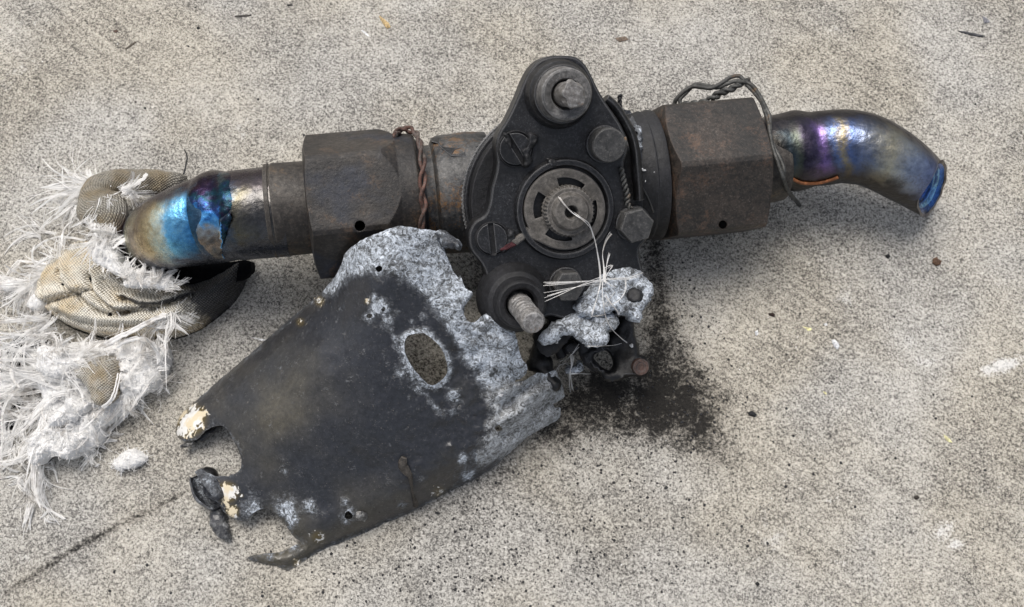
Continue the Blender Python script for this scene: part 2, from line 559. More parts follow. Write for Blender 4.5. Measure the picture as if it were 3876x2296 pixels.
def simple(name, col, rough=0.6, metal=0.0, var=0.3, size=30, bumpsz=0, spec=0.4):
    n = NT(name)
    f = n.noise(size, 4, 0.65)
    cc = n.mix(n.step(f, 0.35, 0.7), tuple(x * (1 - var) for x in col), tuple(min(1, x * (1 + var)) for x in col))
    nb = n.bump(n.noise(size * 0.5, 4, 0.7), bumpsz, 0.6) if bumpsz else None
    return n.out(cc, rough, metal, nb, spec)

def corroded(name='scorched_sheet_metal'):
    """dark scorched sheet whose paint has burnt off to pale oxide where the attribute says so"""
    n = NT(name)
    m = n.attr('oxide'); fl = n.attr('flake')
    big = n.noise(230, 3, 0.5); fine = n.noise(11, 4, 0.7); mid = n.noise(40, 4, 0.65)
    dark = n.mix(n.step(n.math('ADD', n.attr('brown'), n.math('MULTIPLY', n.math('SUBTRACT', big, 0.5), 1.1)), 0.15, 0.95), (0.026, 0.028, 0.034), (0.092, 0.082, 0.060))
    dark = n.mix(0.7, dark, n.ramp(n.noise(17, 5, 0.75, dist=0.3), [(0.34, (0.5, 0.5, 0.5)), (0.64, (1.4, 1.4, 1.4))]), 'MULTIPLY')
    dark = n.mix(n.math('MULTIPLY', n.step(fine, 0.5, 0.75), 0.4), dark, (0.075, 0.075, 0.078))
    dark = n.mix(n.math('MULTIPLY', n.step(n.math('ADD', n.noise(6, 2, 0.7), n.math('MULTIPLY', mid, 0.25)), 0.79, 0.87), 0.5), dark, (0.32, 0.29, 0.25))
    mm = n.math('ADD', m, n.math('ADD', n.math('MULTIPLY', n.math('SUBTRACT', mid, 0.5), 1.25), n.math('MULTIPLY', n.math('SUBTRACT', fine, 0.5), 0.9)))
    mk = n.math('MAXIMUM', n.step(mm, 0.38, 0.66), n.math('MULTIPLY', n.step(mm, 0.12, 0.5), 0.22))
    oxn = n.math('ADD', n.math('MULTIPLY', n.noise(15, 4, 0.72, dist=1.4), 0.72), n.math('MULTIPLY', n.noise(60, 3, 0.6), 0.28))
    ox = n.ramp(oxn, [(0.37, (0.035, 0.038, 0.04)), (0.45, (0.17, 0.18, 0.19)), (0.52, (0.42, 0.46, 0.51)), (0.61, (0.78, 0.84, 0.92))])
    gry = n.step(n.attr('grey'), 0.2, 0.8)
    ox = n.mix(gry, ox, n.ramp(oxn, [(0.36, (0.06, 0.06, 0.058)), (0.46, (0.27, 0.265, 0.25)), (0.62, (0.58, 0.57, 0.55))]))
    col = n.mix(mk, dark, ox)
    fk = n.step(n.math('ADD', fl, n.math('MULTIPLY', n.math('SUBTRACT', n.noise(24, 4, 0.65, dist=0.8), 0.5), 2.4)), 0.5, 0.58)
    fk = n.math('MULTIPLY', fk, n.step(fl, 0.05, 0.25))
    flc = n.mix(n.step(n.noise(50, 2), 0.45, 0.56), (0.74, 0.64, 0.46), (0.80, 0.79, 0.76))
    col = n.mix(n.math('MULTIPLY', n.step(fl, 0.15, 0.7), 0.7), col, (0.16, 0.115, 0.03))
    col = n.mix(fk, col, flc)
    h = n.math('ADD', n.math('MULTIPLY', n.math('ADD', oxn, n.math('MULTIPLY', n.noise(26, 4, 0.6), 1.2)), n.math('ADD', n.math('MULTIPLY', mk, 1.6), 0.12)), n.math('MULTIPLY', n.noise(120, 2), 1.0))
    h = n.math('ADD', h, n.math('MULTIPLY', fk, 0.5))
    scr = n.step(n.noise(5, 3, 0.8, vec=n.map(n.map(n.pos, (1, 1, 1), (0, 0, 0.6)), (1, 0.05, 1))), 0.63, 0.72)
    col = n.mix(n.math('MULTIPLY', scr, 0.26), col, (0.30, 0.29, 0.27))
    rough = n.math('ADD', n.math('ADD', 0.20, n.math('MULTIPLY', mid, 0.26)), n.math('MULTIPLY', mk, 0.35))
    return n.out(col, rough, 0.0, n.bump(h, 9, 0.6), 0.5)

M = {}
M['concrete'] = concrete()
M['soot'] = burnt('sooty_casting', (0.004, 0.004, 0.0045), (0.014, 0.014, 0.0155), ash=(0.11, 0.115, 0.125), ash_amt=0.34, edge=(0.20, 0.20, 0.205), rough=0.38, edge_amt=0.8)
M['sootdark'] = burnt('black_soot', (0.005, 0.005, 0.006), (0.013, 0.013, 0.015), ash=(0.07, 0.075, 0.085), ash_amt=0.3, edge=(0.07, 0.07, 0.075), rough=0.6)
M['boltgrey'] = burnt('grey_bolt_steel', (0.030, 0.030, 0.030), (0.060, 0.059, 0.057), ash=(0.19, 0.18, 0.17), ash_amt=0.55, edge=(0.28, 0.27, 0.26), rough=0.5, bumpsz=3)
M['disc'] = burnt('dusty_disc', (0.075, 0.068, 0.060), (0.13, 0.12, 0.108), ash=(0.22, 0.20, 0.18), ash_amt=0.6, edge=(0.34, 0.32, 0.30), rough=0.6, bumpsz=4)
M['bushing'] = burnt('bushing_steel', (0.040, 0.040, 0.042), (0.13, 0.128, 0.125), rust=(0.16, 0.085, 0.045), rust_lo=0.68, ash=(0.3, 0.3, 0.3), ash_amt=0.5, edge=(0.5, 0.5, 0.5), rough=0.42, bumpsz=3)
M['collar'] = burnt('collar_steel', (0.07, 0.068, 0.066), (0.17, 0.165, 0.16), rust=(0.17, 0.09, 0.05), rust_lo=0.67, ash=(0.3, 0.3, 0.3), ash_amt=0.5, edge=(0.55, 0.55, 0.55), rough=0.42, bumpsz=3)
M['nut'] = burnt('scaled_nut_steel', (0.015, 0.013, 0.012), (0.036, 0.030, 0.025), rust=(0.085, 0.054, 0.034), rust_lo=0.64, ash=(0.12, 0.11, 0.10), ash_amt=0.35, edge=(0.12, 0.105, 0.09), rough=0.5, blue=(0.016, 0.020, 0.032))
M['nutrust'] = burnt('rusty_nut_steel', (0.017, 0.015, 0.013), (0.040, 0.031, 0.025), rust=(0.105, 0.062, 0.040), rust_lo=0.60, ash=(0.15, 0.13, 0.11), ash_amt=0.5, edge=(0.10, 0.065, 0.045), rough=0.52)
M['sleeve'] = burnt('scaled_sleeve', (0.028, 0.024, 0.021), (0.06, 0.052, 0.044), rust=(0.11, 0.075, 0.045), rust_lo=0.63, ash=(0.15, 0.14, 0.13), ash_amt=0.3, edge=(0.22, 0.20, 0.17), rough=0.5, metal=0.2)
M['neck'] = burnt('neck_metal', (0.030, 0.031, 0.033), (0.085, 0.083, 0.08), rust=(0.19, 0.095, 0.03), rust_lo=0.57, ash=(0.2, 0.2, 0.2), ash_amt=0.3, edge=(0.25, 0.24, 0.22), rough=0.45, metal=0.2)
M['stud'] = burnt('bare_stud_steel', (0.16, 0.15, 0.14), (0.34, 0.33, 0.32), rust=(0.20, 0.12, 0.07), rust_lo=0.68, ash=(0.55, 0.54, 0.53), ash_amt=0.5, edge=(0.5, 0.5, 0.5), rough=0.42, metal=0.35, bumpsz=6)
M['rustpin'] = burnt('rusty_pin', (0.05, 0.028, 0.022), (0.11, 0.058, 0.042), rust=(0.16, 0.08, 0.05), rust_lo=0.55, ash=(0.25, 0.2, 0.17), ash_amt=0.4, rough=0.6)
M['wire'] = burnt('grey_lockwire', (0.045, 0.045, 0.042), (0.095, 0.095, 0.09), rust=(0.17, 0.10, 0.045), rust_lo=0.64, rough=0.5, metal=0.3, bumpsz=2)
M['wirered'] = burnt('reddish_lockwire', (0.065, 0.033, 0.024), (0.13, 0.06, 0.042), rust=(0.10, 0.088, 0.078), rust_lo=0.54, rough=0.6, bumpsz=2)
M['wireorange'] = simple('orange_wire', (0.26, 0.10, 0.04), 0.6, 0.2, 0.4, 20)
M['red'] = simple('faded_red_paint', (0.085, 0.022, 0.026), 0.6, 0, 0.5, 16, 3)
M['lump'] = corroded('melted_alloy')
M['sheet'] = corroded()
M['black'] = simple('char_shade_black', (0.004, 0.004, 0.005), 0.95, 0, 0.3, 20, 6, 0.1)  # black for burn spots and for sheets of painted shade
def fibre_mat():
    n = NT('glass_fibre')
    f = n.step(n.math('ADD', n.noise(110, 3, 0.6), n.math('MULTIPLY', n.math('SUBTRACT', n.noise(16, 2, 0.6), 0.5), 0.5)), 0.46, 0.70)
    return n.out(n.mix(f, (0.90, 0.89, 0.87), (0.50, 0.47, 0.43)), 0.45, 0.0, None, 0.4)
M['fibre'] = fibre_mat()
def translucent(m, col, f):
    t = m.node_tree
    tr = t.nodes.new('ShaderNodeBsdfTranslucent'); tr.inputs[0].default_value = (*col, 1)
    mx = t.nodes.new('ShaderNodeMixShader'); mx.inputs[0].default_value = f
    out = t.nodes['Material Output']
    t.links.new(t.nodes['Principled BSDF'].outputs[0], mx.inputs[1]); t.links.new(tr.outputs[0], mx.inputs[2]); t.links.new(mx.outputs[0], out.inputs[0])
translucent(M['fibre'], (0.92, 0.91, 0.89), 0.22)
M['wool'] = simple('white_wool', (0.86, 0.855, 0.845), 0.9, 0, 0.07, 9, 10, 0.1)
M['fabric'] = weave('woven_glass_cloth', (0.90, 0.86, 0.76), (0.24, 0.20, 0.14))
M['fabric2'] = weave('grey_woven_cloth', (0.56, 0.54, 0.49), (0.17, 0.15, 0.12))
M['fabric3'] = weave('scorched_cloth', (0.36, 0.34, 0.29), (0.08, 0.07, 0.055))
TEAL = [(0.00, (0.085, 0.078, 0.070)), (0.17, (0.10, 0.098, 0.098)), (0.25, (0.13, 0.12, 0.09)), (0.32, (0.07, 0.11, 0.17)), (0.43, (0.035, 0.10, 0.17)), (0.49, (0.06, 0.24, 0.50)),  # heat tints, with the pipe's highlight painted into cyan and straw
        (0.56, (0.22, 0.60, 0.90)), (0.615, (0.70, 0.78, 0.66)), (0.66, (0.66, 0.54, 0.32)), (0.73, (0.26, 0.20, 0.14)), (0.79, (0.55, 0.52, 0.36)), (0.84, (0.30, 0.36, 0.34)), (0.90, (0.12, 0.07, 0.14)), (0.97, (0.04, 0.018, 0.03))]
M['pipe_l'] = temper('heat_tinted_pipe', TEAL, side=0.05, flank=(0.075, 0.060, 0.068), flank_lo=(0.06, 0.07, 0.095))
VIO = [(0.00, (0.04, 0.036, 0.032)), (0.10, (0.035, 0.033, 0.030)), (0.17, (0.05, 0.065, 0.075)), (0.21, (0.075, 0.085, 0.07)), (0.26, (0.04, 0.036, 0.05)), (0.33, (0.085, 0.07, 0.115)), (0.37, (0.22, 0.145, 0.35)), (0.42, (0.10, 0.10, 0.16)),  # heat tints, dulled near the nut, highlight painted in farther along
       (0.46, (0.13, 0.18, 0.34)), (0.495, (0.32, 0.27, 0.17)), (0.53, (0.11, 0.16, 0.32)), (0.60, (0.20, 0.22, 0.26)), (0.67, (0.50, 0.46, 0.34)), (0.76, (0.30, 0.34, 0.42)), (0.88, (0.15, 0.19, 0.36)), (1.0, (0.08, 0.07, 0.07))]
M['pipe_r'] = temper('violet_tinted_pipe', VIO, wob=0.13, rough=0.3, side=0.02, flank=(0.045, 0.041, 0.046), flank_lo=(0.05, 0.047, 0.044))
BLU = [(0.0, (0.015, 0.03, 0.09)), (0.25, (0.06, 0.16, 0.48)), (0.42, (0.03, 0.05, 0.20)), (0.55, (0.24, 0.48, 0.75)), (0.70, (0.03, 0.06, 0.20)), (0.85, (0.18, 0.38, 0.55)), (1.0, (0.08, 0.14, 0.40))]
M['bore'] = temper('blue_bore', BLU, wob=0.5, rough=0.2, grime=0.15, side=0.0)
FOIL = [(0.0, (0.03, 0.014, 0.02)), (0.2, (0.022, 0.016, 0.04)), (0.32, (0.015, 0.05, 0.07)), (0.42, (0.03, 0.05, 0.16)), (0.50, (0.06, 0.26, 0.62)), (0.60, (0.16, 0.46, 0.80)), (0.70, (0.36, 0.38, 0.38)), (0.82, (0.24, 0.20, 0.17)), (1.0, (0.05, 0.09, 0.12))]
M['foil'] = temper('torn_foil', FOIL, wob=0.16, rough=0.26, grime=0.25, side=0.0)

# ------------------------------------------------------------------ ground
def build_ground():
    xs = np.concatenate([np.linspace(-22000, -2700, 12), np.arange(-2600, 2601, 20), np.linspace(2700, 22000, 12)])
    ys = np.concatenate([np.linspace(-22000, -1800, 12), np.arange(-1700, 1901, 20), np.linspace(2000, 22000, 12)])
    gx, gy = np.meshgrid(xs, ys)
    X, Y = gx.ravel(), gy.ravel()
    q = np.stack([X, Y, np.zeros_like(X)], 1) - np.array(CAM)
    dep = -(q @ np.array(c))
    dep = np.where(dep > 100, dep, 1e9)
    u = CU + q @ np.array(r) * F / dep
    v = CV - q @ np.array(up) * F / dep
    s = np.zeros(len(u))
    for a, b, ra, rb, rot, w in [(2490, 1060, 46, 150, -8, .62), (2495, 1280, 75, 170, -6, .6), (2530, 1380, 90, 120, 0, .5), (2640, 1480, 120, 170, -20, .42), (2740, 1740, 120, 100, 0, .36), (2400, 1540, 260, 100, 4, .86), (2560, 1520, 110, 130, 0, .8), (2650, 1630, 55, 105, -35, .66), (2300, 1450, 180, 100, 0, .8),
                                 (2140, 1600, 130, 60, -10, .5), (2080, 1640, 200, 80, -25, .38), (1800, 1840, 330, 90, -24, .34), (1780, 2010, 420, 190, -14, .24), (2250, 2130, 240, 160, 0, .30), (2480, 1640, 260, 120, 10, .3), (2480, 900, 50, 90, 0, .5), (1880, 1000, 150, 160, 0, .7), (1600, 1420, 190, 190, 0, .45), (760, 1120, 130, 60, -30, .3),  # the blob behind the cover's hole paints shade onto the floor
                                 (60, 2215, 90, 14, -32, .6), (170, 2150, 90, 15, -32, .7), (280, 2080, 80, 15, -32, .75), (390, 2020, 90, 15, -28, .76), (520, 1955, 90, 15, -26, .7), (650, 1890, 90, 14, -27, .62), (770, 1830, 80, 14, -27, .5), (300, 2010, 260, 70, -28, .16), (2430, 560, 70, 30, 25, .3), (2680, 40, 40, 26, 30, .5), (2350, 148, 30, 14, 0, .4), (2540, 190, 30, 18, 30, .4)]:
        t = math.radians(rot)
        dx, dy = u - a, v - b
        e = ((dx * math.cos(t) + dy * math.sin(t)) / ra) ** 2 + ((-dx * math.sin(t) + dy * math.cos(t)) / rb) ** 2
        s = 1 - (1 - s) * (1 - w * np.exp(-e * 0.8))
    pl_ = np.zeros(len(u))
    for a, b, ra, rb, rot, w in [(3790, 1385, 120, 36, -18, 1.0), (3500, 1370, 70, 36, 0, .7), (3570, 2010, 70, 60, -40, .8), (3620, 2060, 60, 36, 20, .8), (3180, 2130, 60, 26, 0, .6), (3140, 1890, 80, 30, 0, .6), (2780, 1860, 90, 40, 0, .4)]:
        t = math.radians(rot)
        dx, dy = u - a, v - b
        pl_ = np.maximum(pl_, w * np.exp(-(((dx * math.cos(t) + dy * math.sin(t)) / ra) ** 2 + ((-dx * math.sin(t) + dy * math.cos(t)) / rb) ** 2)))
    z = np.zeros(len(X))
    nx, ny = len(xs), len(ys)
    mb = MB()
    verts = [Vector((x, y, 0)) for x, y in zip(X, Y)]
    faces = [(j * nx + i, j * nx + i + 1, (j + 1) * nx + i + 1, (j + 1) * nx + i) for j in range(ny - 1) for i in range(nx - 1)]
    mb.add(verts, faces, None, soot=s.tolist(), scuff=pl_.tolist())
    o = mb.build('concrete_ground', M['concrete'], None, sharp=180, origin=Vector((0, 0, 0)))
    tag(o, 'speckled pale grey concrete slab with a black soot smudge', 'ground', kind='structure')
build_ground()

# ------------------------------------------------------------------ the valve
A0 = P(1189, 782, 395)
A1 = P(2858, 627, 262)
ax = (A1 - A0).normalized()
def axp(u):
    lo, hi = -3000.0, 5000.0
    for _ in range(50):
        m = (lo + hi) / 2
        if proj(A0 + ax * m)[0] < u: lo = m
        else: hi = m
    return lo
def axpt(u): return A0 + ax * axp(u)
E1 = (c - ax * c.dot(ax)).normalized()      # radial direction towards the camera
E2 = ax.cross(E1)

def cylhit(u, v, R, lift=0):
    """point of the cylinder of radius R about the valve axis seen at (u, v)"""
    d = ray(u, v).normalized()
    o = CAM - A0
    dp = d - ax * d.dot(ax); op = o - ax * o.dot(ax)
    a, b, cc = dp.dot(dp), 2 * dp.dot(op), op.dot(op) - R * R
    D = b * b - 4 * a * cc
    t = (-b - math.sqrt(D)) / (2 * a) if D > 0 else -b / (2 * a)
    return CAM + d * (t - lift)

O = P(2137, 790, 590)
n_ = (c + r * 0.2 - up * 0.2).normalized()
k0 = k_at(O)
def B(u, v, w=0.0): return plane_hit(u, v, O + n_ * w, n_)
def B4(x, y, w=0.0): return B(*Z('4', x, y), w)

valve = empty('burnt_valve', Vector((O.x, O.y, 0)))
tag(valve, 'burnt black valve with hex nuts and heat tinted pipe stubs lying across the concrete', 'valve')

def hexnut(mb, s0, s1, R, c0, c1, collar_len, collar_r, phi, bore):
    """hexagon along the valve axis from station s0 to s1; ends turned to cones; then a round collar"""
    N = 180
    ap = R * math.cos(math.pi / 6)
    def rh(a):
        a = (a - phi) % (math.pi / 3)
        return min(ap / math.cos(a - math.pi / 6), R * 0.978)
    rings = []
    rb0, rb1 = ap * 0.93, collar_r
    def ring(fr):
        vs = []
        for j in range(N):
            a = 2 * math.pi * j / N
            s, rad = fr(a)
            vs.append(A0 + ax * s + E1 * (rad * math.cos(a)) + E2 * (rad * math.sin(a)))
        rings.append(vs)
    ring(lambda a: (s0 + 2, bore))
    ring(lambda a: (s0, rb0))
    def left(a):
        x = (rh(a) - rb0) / (R - rb0)          # 0 at the flats .. 1 at the corners
        return (s0 + max(0, x) * c0, rh(a))
    def right(a):
        x = (rh(a) - rb1) / (R - rb1)
        return (s1 - max(0, x) * c1, rh(a))
    ring(left)
    ring(lambda a: (left(a)[0] * .5 + right(a)[0] * .5, rh(a)))
    ring(right)
    ring(lambda a: (s1, rb1))
    if collar_len:
        ring(lambda a: (s1 + collar_len * 0.9, collar_r * 0.985))
        ring(lambda a: (s1 + collar_len, collar_r * 0.95))
        ring(lambda a: (s1 + collar_len - 4, bore))
    else:
        ring(lambda a: (s1 + 2, bore))
    vs = [p for rg in rings for p in rg]
    K = len(rings)
    fs = []
    for i in range(K):
        i2 = (i + 1) % K
        for j in range(N):
            j2 = (j + 1) % N
            fs.append((i * N + j2, i * N + j, i2 * N + j, i2 * N + j2))
    mb.add(vs, fs)

def drill(o, p, d, R, depth, mat):
    """cut a round hole into a mesh for good"""
    mb = MB()
    lathe(mb, p, d, [(-40, 0), (-40, R), (depth, R), (depth, 0)], 24, ref=ax)
    cut = mb.build('cut', mat, None, origin=Vector((0, 0, 0)))
    bm = bmesh.new(); bm.from_mesh(cut.data); bmesh.ops.recalc_face_normals(bm, faces=bm.faces); bm.to_mesh(cut.data); bm.free()
    bm = bmesh.new(); bm.from_mesh(o.data); bmesh.ops.recalc_face_normals(bm, faces=bm.faces); bm.to_mesh(o.data); bm.free()
    md = o.modifiers.new('b', 'BOOLEAN'); md.object = cut; md.operation = 'DIFFERENCE'; md.solver = 'EXACT'
    bpy.context.view_layer.update()
    dg = bpy.context.evaluated_depsgraph_get()
    me = bpy.data.meshes.new_from_object(o.evaluated_get(dg))
    o.modifiers.clear(); o.data = me
    me.shade_smooth(); me.set_sharp_from_angle(angle=math.radians(25))
    bpy.data.objects.remove(cut)

kl, kr = k_at(A0), k_at(A1)
RL, RR = 286 * kl * 0.985, 276 * kr
sL0, sL1 = axp(1172), axp(1512)
mb = MB(); hexnut(mb, sL0, sL1, RL, 14, 62, axp(1586) - sL1, RL * 0.872, math.radians(30 - 4), 150)
nutL = mb.build('hex_nut', M['nut'], valve, 22)
nutL['label'] = 'dark scaled hex nut by the blue pipe elbow'
hp = cylhit(*Z('3', 768, 962), RL * 0.87)
drill(nutL, hp, (CAM - hp).normalized() * -1, 19 * kl, 90, M['black'])
sR0, sR1 = axp(2482), axp(2836)
mb = MB(); hexnut(mb, sR0, sR1, RR, 26, 8, 0, RR * 0.86, math.radians(0), 130)
nutR = mb.build('hex_nut', M['nutrust'], valve, 22)
nutR['label'] = 'rusty brown hex nut by the violet pipe elbow'
hp = cylhit(*Z('5', 780, 1162), RR * 0.93)
drill(nutR, hp, (CAM - hp).normalized() * -1, 15 * kr, 70, M['black'])

def axlathe(name, prof, mat, n=96, sharp=30, rfun=None):
    m = MB(); lathe(m, A0, ax, prof, n, rfun, ref=E1)
    return m.build(name, mat, valve, sharp)
# left sleeve, gap washer, neck, and right rings
rs = 178 * k_at(axpt(1080)) * 0.99
axlathe('pipe_sleeve', [(axp(1018), rs * 0.9), (axp(1018), rs * 1.0), (axp(1034), rs * 1.015), (axp(1036), rs * 0.975), (axp(1041), rs * 0.975), (axp(1044), rs * 1.01), (sL0 + 30, rs * 0.99), (sL0 + 30, 0)], M['sleeve'])
axlathe('gap_washer', [(axp(1560), 0), (axp(1560), RL * .78), (axp(1592), RL * .78), (axp(1594), RL * .70), (axp(1606), RL * .70), (axp(1606), 0)], M['sootdark'])
rn = 222 * k_at(axpt(1680))
axlathe('body_neck', [(axp(1600), 0), (axp(1600), rn * .86), (axp(1640), rn * .86), (axp(1644), rn * .90), (axp(1652), rn * .97), (axp(1668), rn * 1.0), (axp(1690), rn * 1.01), (axp(1720), rn * 1.01), (axp(1780), rn * 1.03), (axp(1850), rn * 1.0), (axp(1850), 0)], M['neck'])
rr = 232 * k_at(axpt(2480))
axlathe('outlet_neck', [(axp(2250), 0), (axp(2250), rr * .9), (axp(2350), rr * .98), (axp(2405), rr * 1.02), (axp(2428), rr * 1.05), (axp(2434), rr * 1.03), (axp(2462), rr * 1.06), (axp(2474), rr * 1.05), (axp(2476), rr * .9), (axp(2500), rr * .9), (axp(2500), 0)], M['sootdark'])
# flat boss with a recess on the neck, top left of the bonnet
mb = MB()
ol = ZL('3', [(1336, 262), (1400, 255), (1600, 246), (1790, 234), (1830, 330), (1700, 420), (1500, 405), (1425, 345), (1390, 300), (1345, 290)])
hl = ZL('3', [(1500, 388), (1530, 350), (1590, 338), (1690, 330), (1670, 350), (1600, 372), (1560, 392)])
bossf = lambda w: (lambda co, *a: [cylhit(p[0], p[1], rn * 1.06) + E1 * w for p in co])
slab(mb, ol, lambda co: [cylhit(p[0], p[1], rn * 1.0) + E1 * 6 for p in co], lambda co, T: [p - E1 * 90 for p in T], [hl])
mb.build('neck_boss', M['soot'], valve, 30)

# housing under the bonnet: a turned body about the bonnet normal
def nlathe(name, cx4, prof, mat, n=72, sharp=30, rfun=None, parent=None, w0=0.0, d=None):
    m = MB(); lathe(m, B(*cx4, w0), d or n_, prof, n, rfun)
    return m.build(name, mat, parent or valve, sharp)
RF = 357 * k0
cF = Z('4', 742, 1000)
fo = B(*cF, -120)
m = MB(); lathe(m, fo, n_, [(-330, 0), (-330, RF * .5), (-200, RF * .74), (-60, RF * .84), (-34, RF * .9), (-30, RF), (-4, RF), (0, RF * .985), (0, 0)], 96)
m.build('valve_housing', M['soot'], valve, 30)
# toothed clamp ring round the housing
m = MB()
lathe(m, fo, n_, [(-24, RF * 1.0), (-24, RF * 1.022), (-8, RF * 1.022), (-8, RF * 1.0), (-24, RF * 1.0)], 288, rfun=lambda a, w: 1.006 if int(a / (2 * math.pi) * 288 + .5) % 2 else 0.996)
m.build('clamp_ring', M['bushing'], valve, 20)
# spacer flange between housing and bonnet plate
m = MB(); lathe(m, B(*Z('4', 765, 1010), -72), n_, [(-40, 0), (-40, RF * .95), (-34, RF * .965), (0, RF * .95), (0, 0)], 96)
m.build('spacer_flange', M['sootdark'], valve, 30)

# bonnet plate
bp = [(790, 98), (870, 108), (925, 150), (965, 215), (1000, 290), (1048, 375), (1100, 450), (1150, 530), (1185, 610), (1195, 690), (1172, 760), (1176, 850), (1190, 950), (1205, 1030), (1280, 1040), (1335, 1100), (1338, 1180), (1310, 1250), (1268, 1300),
      (1275, 1380), (1290, 1460), (1240, 1560), (1130, 1600), (1050, 1640), (985, 1700), (900, 1735), (800, 1740), (715, 1720), (640, 1740), (520, 1740), (420, 1700), (345, 1640), (318, 1560), (318, 1500), (300, 1430), (262, 1370), (222, 1320), (204, 1260), (208, 1190), (245, 1130), (305, 1090), (335, 1010), (345, 930), (372, 830), (380, 760), (374, 690), (378, 620), (402, 560), (440, 500), (480, 420), (515, 340), (545, 265), (585, 190), (640, 130), (715, 102)]
bp = catmull(ZL('4', bp), 3, True)
def planeslab(name, ol, w1, w0, mat, holes=(), bev=5, parent=None, step=None, bowl=None, sharp=32, attrs=None):
    mb = MB()
    k = lambda co, w: [B(float(p[0]), float(p[1]), w) for p in co]
    T = inset(ol, bev)
    slab(mb, T, lambda co: k(co, w1), lambda co, t: k(co, w1 - bev), holes, step)   # crown with bevel below
    # wall
    n0 = len(mb.v)
    m = len(ol)
    top = [B(*p, w1) for p in T]; a = [B(*p, w1 - bev) for p in ol]; b = [p + n_ * (w0 - w1 + bev) for p in a]
    vs = top + a + b
    A = sum(ol[i][0] * ol[(i + 1) % m][1] - ol[(i + 1) % m][0] * ol[i][1] for i in range(m))
    fs = []
    for q in (0, 1):
        for i in range(m):
            j = (i + 1) % m
            f = (q * m + i, q * m + j, (q + 1) * m + j, (q + 1) * m + i)
            fs.append(f if A < 0 else f[::-1])
    mb.add(vs, fs)
    return mb.build(name, mat, parent or valve, sharp)
planeslab('bonnet_plate', bp, 0, -75, M['soot'], bev=7)

# raised rim and slotted disc in the middle
cC = Z('4', 800, 1054)
kz = k0
nlathe('bonnet_rim', cC, [(-20, 322 / 1.648 * kz), (12, 318 / 1.648 * kz), (24, 306 / 1.648 * kz), (24, 278 / 1.648 * kz), (20, 272 / 1.648 * kz), (14, 266 / 1.648 * kz), (-25, 264 / 1.648 * kz), (-25, 0)], M['soot'], 96, 25)
def arc(cx, cy, R0, R1, a0, a1, n=10):
    p = []
    for i in range(n + 1):
        a = math.radians(a0 + (a1 - a0) * i / n); p.append((cx + R1 * math.cos(a), cy - R1 * math.sin(a)))
    for i in range(n, -1, -1):
        a = math.radians(a0 + (a1 - a0) * i / n); p.append((cx + R0 * math.cos(a), cy - R0 * math.sin(a)))
    return p
cx, cy = 803, 1056
holes = [ZL('4', arc(cx, cy, 140, 198, 50, 104)), ZL('4', arc(cx, cy, 150, 204, -38, 16)), ZL('4', arc(cx, cy, 140, 200, 232, 284)), ZL('4', arc(cx, cy, 140, 196, 146, 198))]
holes += [ZL('4', circ(cx + 8, cy + 4, 128, 40))]
# disc outline carries a pointer towards the lower left
do = []
for i in range(90):
    a = math.radians(225 + 16 + (360 - 32) * i / 89); do.append((cx + 254 * math.cos(a), cy - 254 * math.sin(a)))
do += [(566, 1168), (545, 1200), (470, 1255), (470, 1262), (505, 1282), (560, 1240), (600, 1243)]
planeslab('slotted_disc', ZL('4', do), 22, -18, M['disc'], holes, bev=4)
planeslab('pointer', ZL('4', [(472, 1254), (506, 1281), (440, 1312), (405, 1318), (398, 1308)]), 20, -2, M['red'], bev=3)
# splined shaft
N = 96
m = MB()
so = B(*Z('4', cx + 8, cy + 4), 0)
lathe(m, so, n_, [(-60, 0), (-60, 156 / 1.648 * kz), (46, 156 / 1.648 * kz), (58, 146 / 1.648 * kz), (58, 122 / 1.648 * kz), (76, 108 / 1.648 * kz), (80, 100 / 1.648 * kz), (80, 46 / 1.648 * kz), (74, 40 / 1.648 * kz), (20, 38 / 1.648 * kz), (20, 0)], 120,
      rfun=lambda a, w: (1.0 if w > 50 or w <= -60 else (1.03 if int(round(a / (2 * math.pi) * 120)) % 3 else 0.93)))
m.build('splined_shaft', M['disc'], valve, 25)

# upper bushing and stud
uc = Z('4', 764, 338)
s4 = kz / 1.648
nlathe('stud_bushing', uc, [(-10, 214 * s4), (10, 210 * s4), (24, 200 * s4), (34, 196 * s4), (40, 186 * s4), (46, 180 * s4), (52, 178 * s4), (58, 172 * s4), (58, 0)], M['soot'], 80, 25)
nlathe('bushing_collar', uc, [(50, 166 * s4), (72, 162 * s4), (76, 158 * s4), (104, 157 * s4), (112, 151 * s4), (115, 138 * s4), (112, 96 * s4), (98, 84 * s4), (60, 80 * s4), (60, 0)], M['collar'], 80, 25)
def broken(a, w):
    return 1.0 + (0.16 * math.sin(a * 2 + 0.6) + 0.10 * math.sin(5 * a)) * (1 if w > 190 else 0) + (0.02 * math.sin(w * 0.9) if w < 190 else 0)
nlathe('stud', uc, [(50, 74 * s4), (120, 74 * s4), (150, 72 * s4), (185, 74 * s4), (196, 73 * s4), (204, 66 * s4), (207, 40 * s4), (206, 0)], M['stud'], 48, 30, broken)

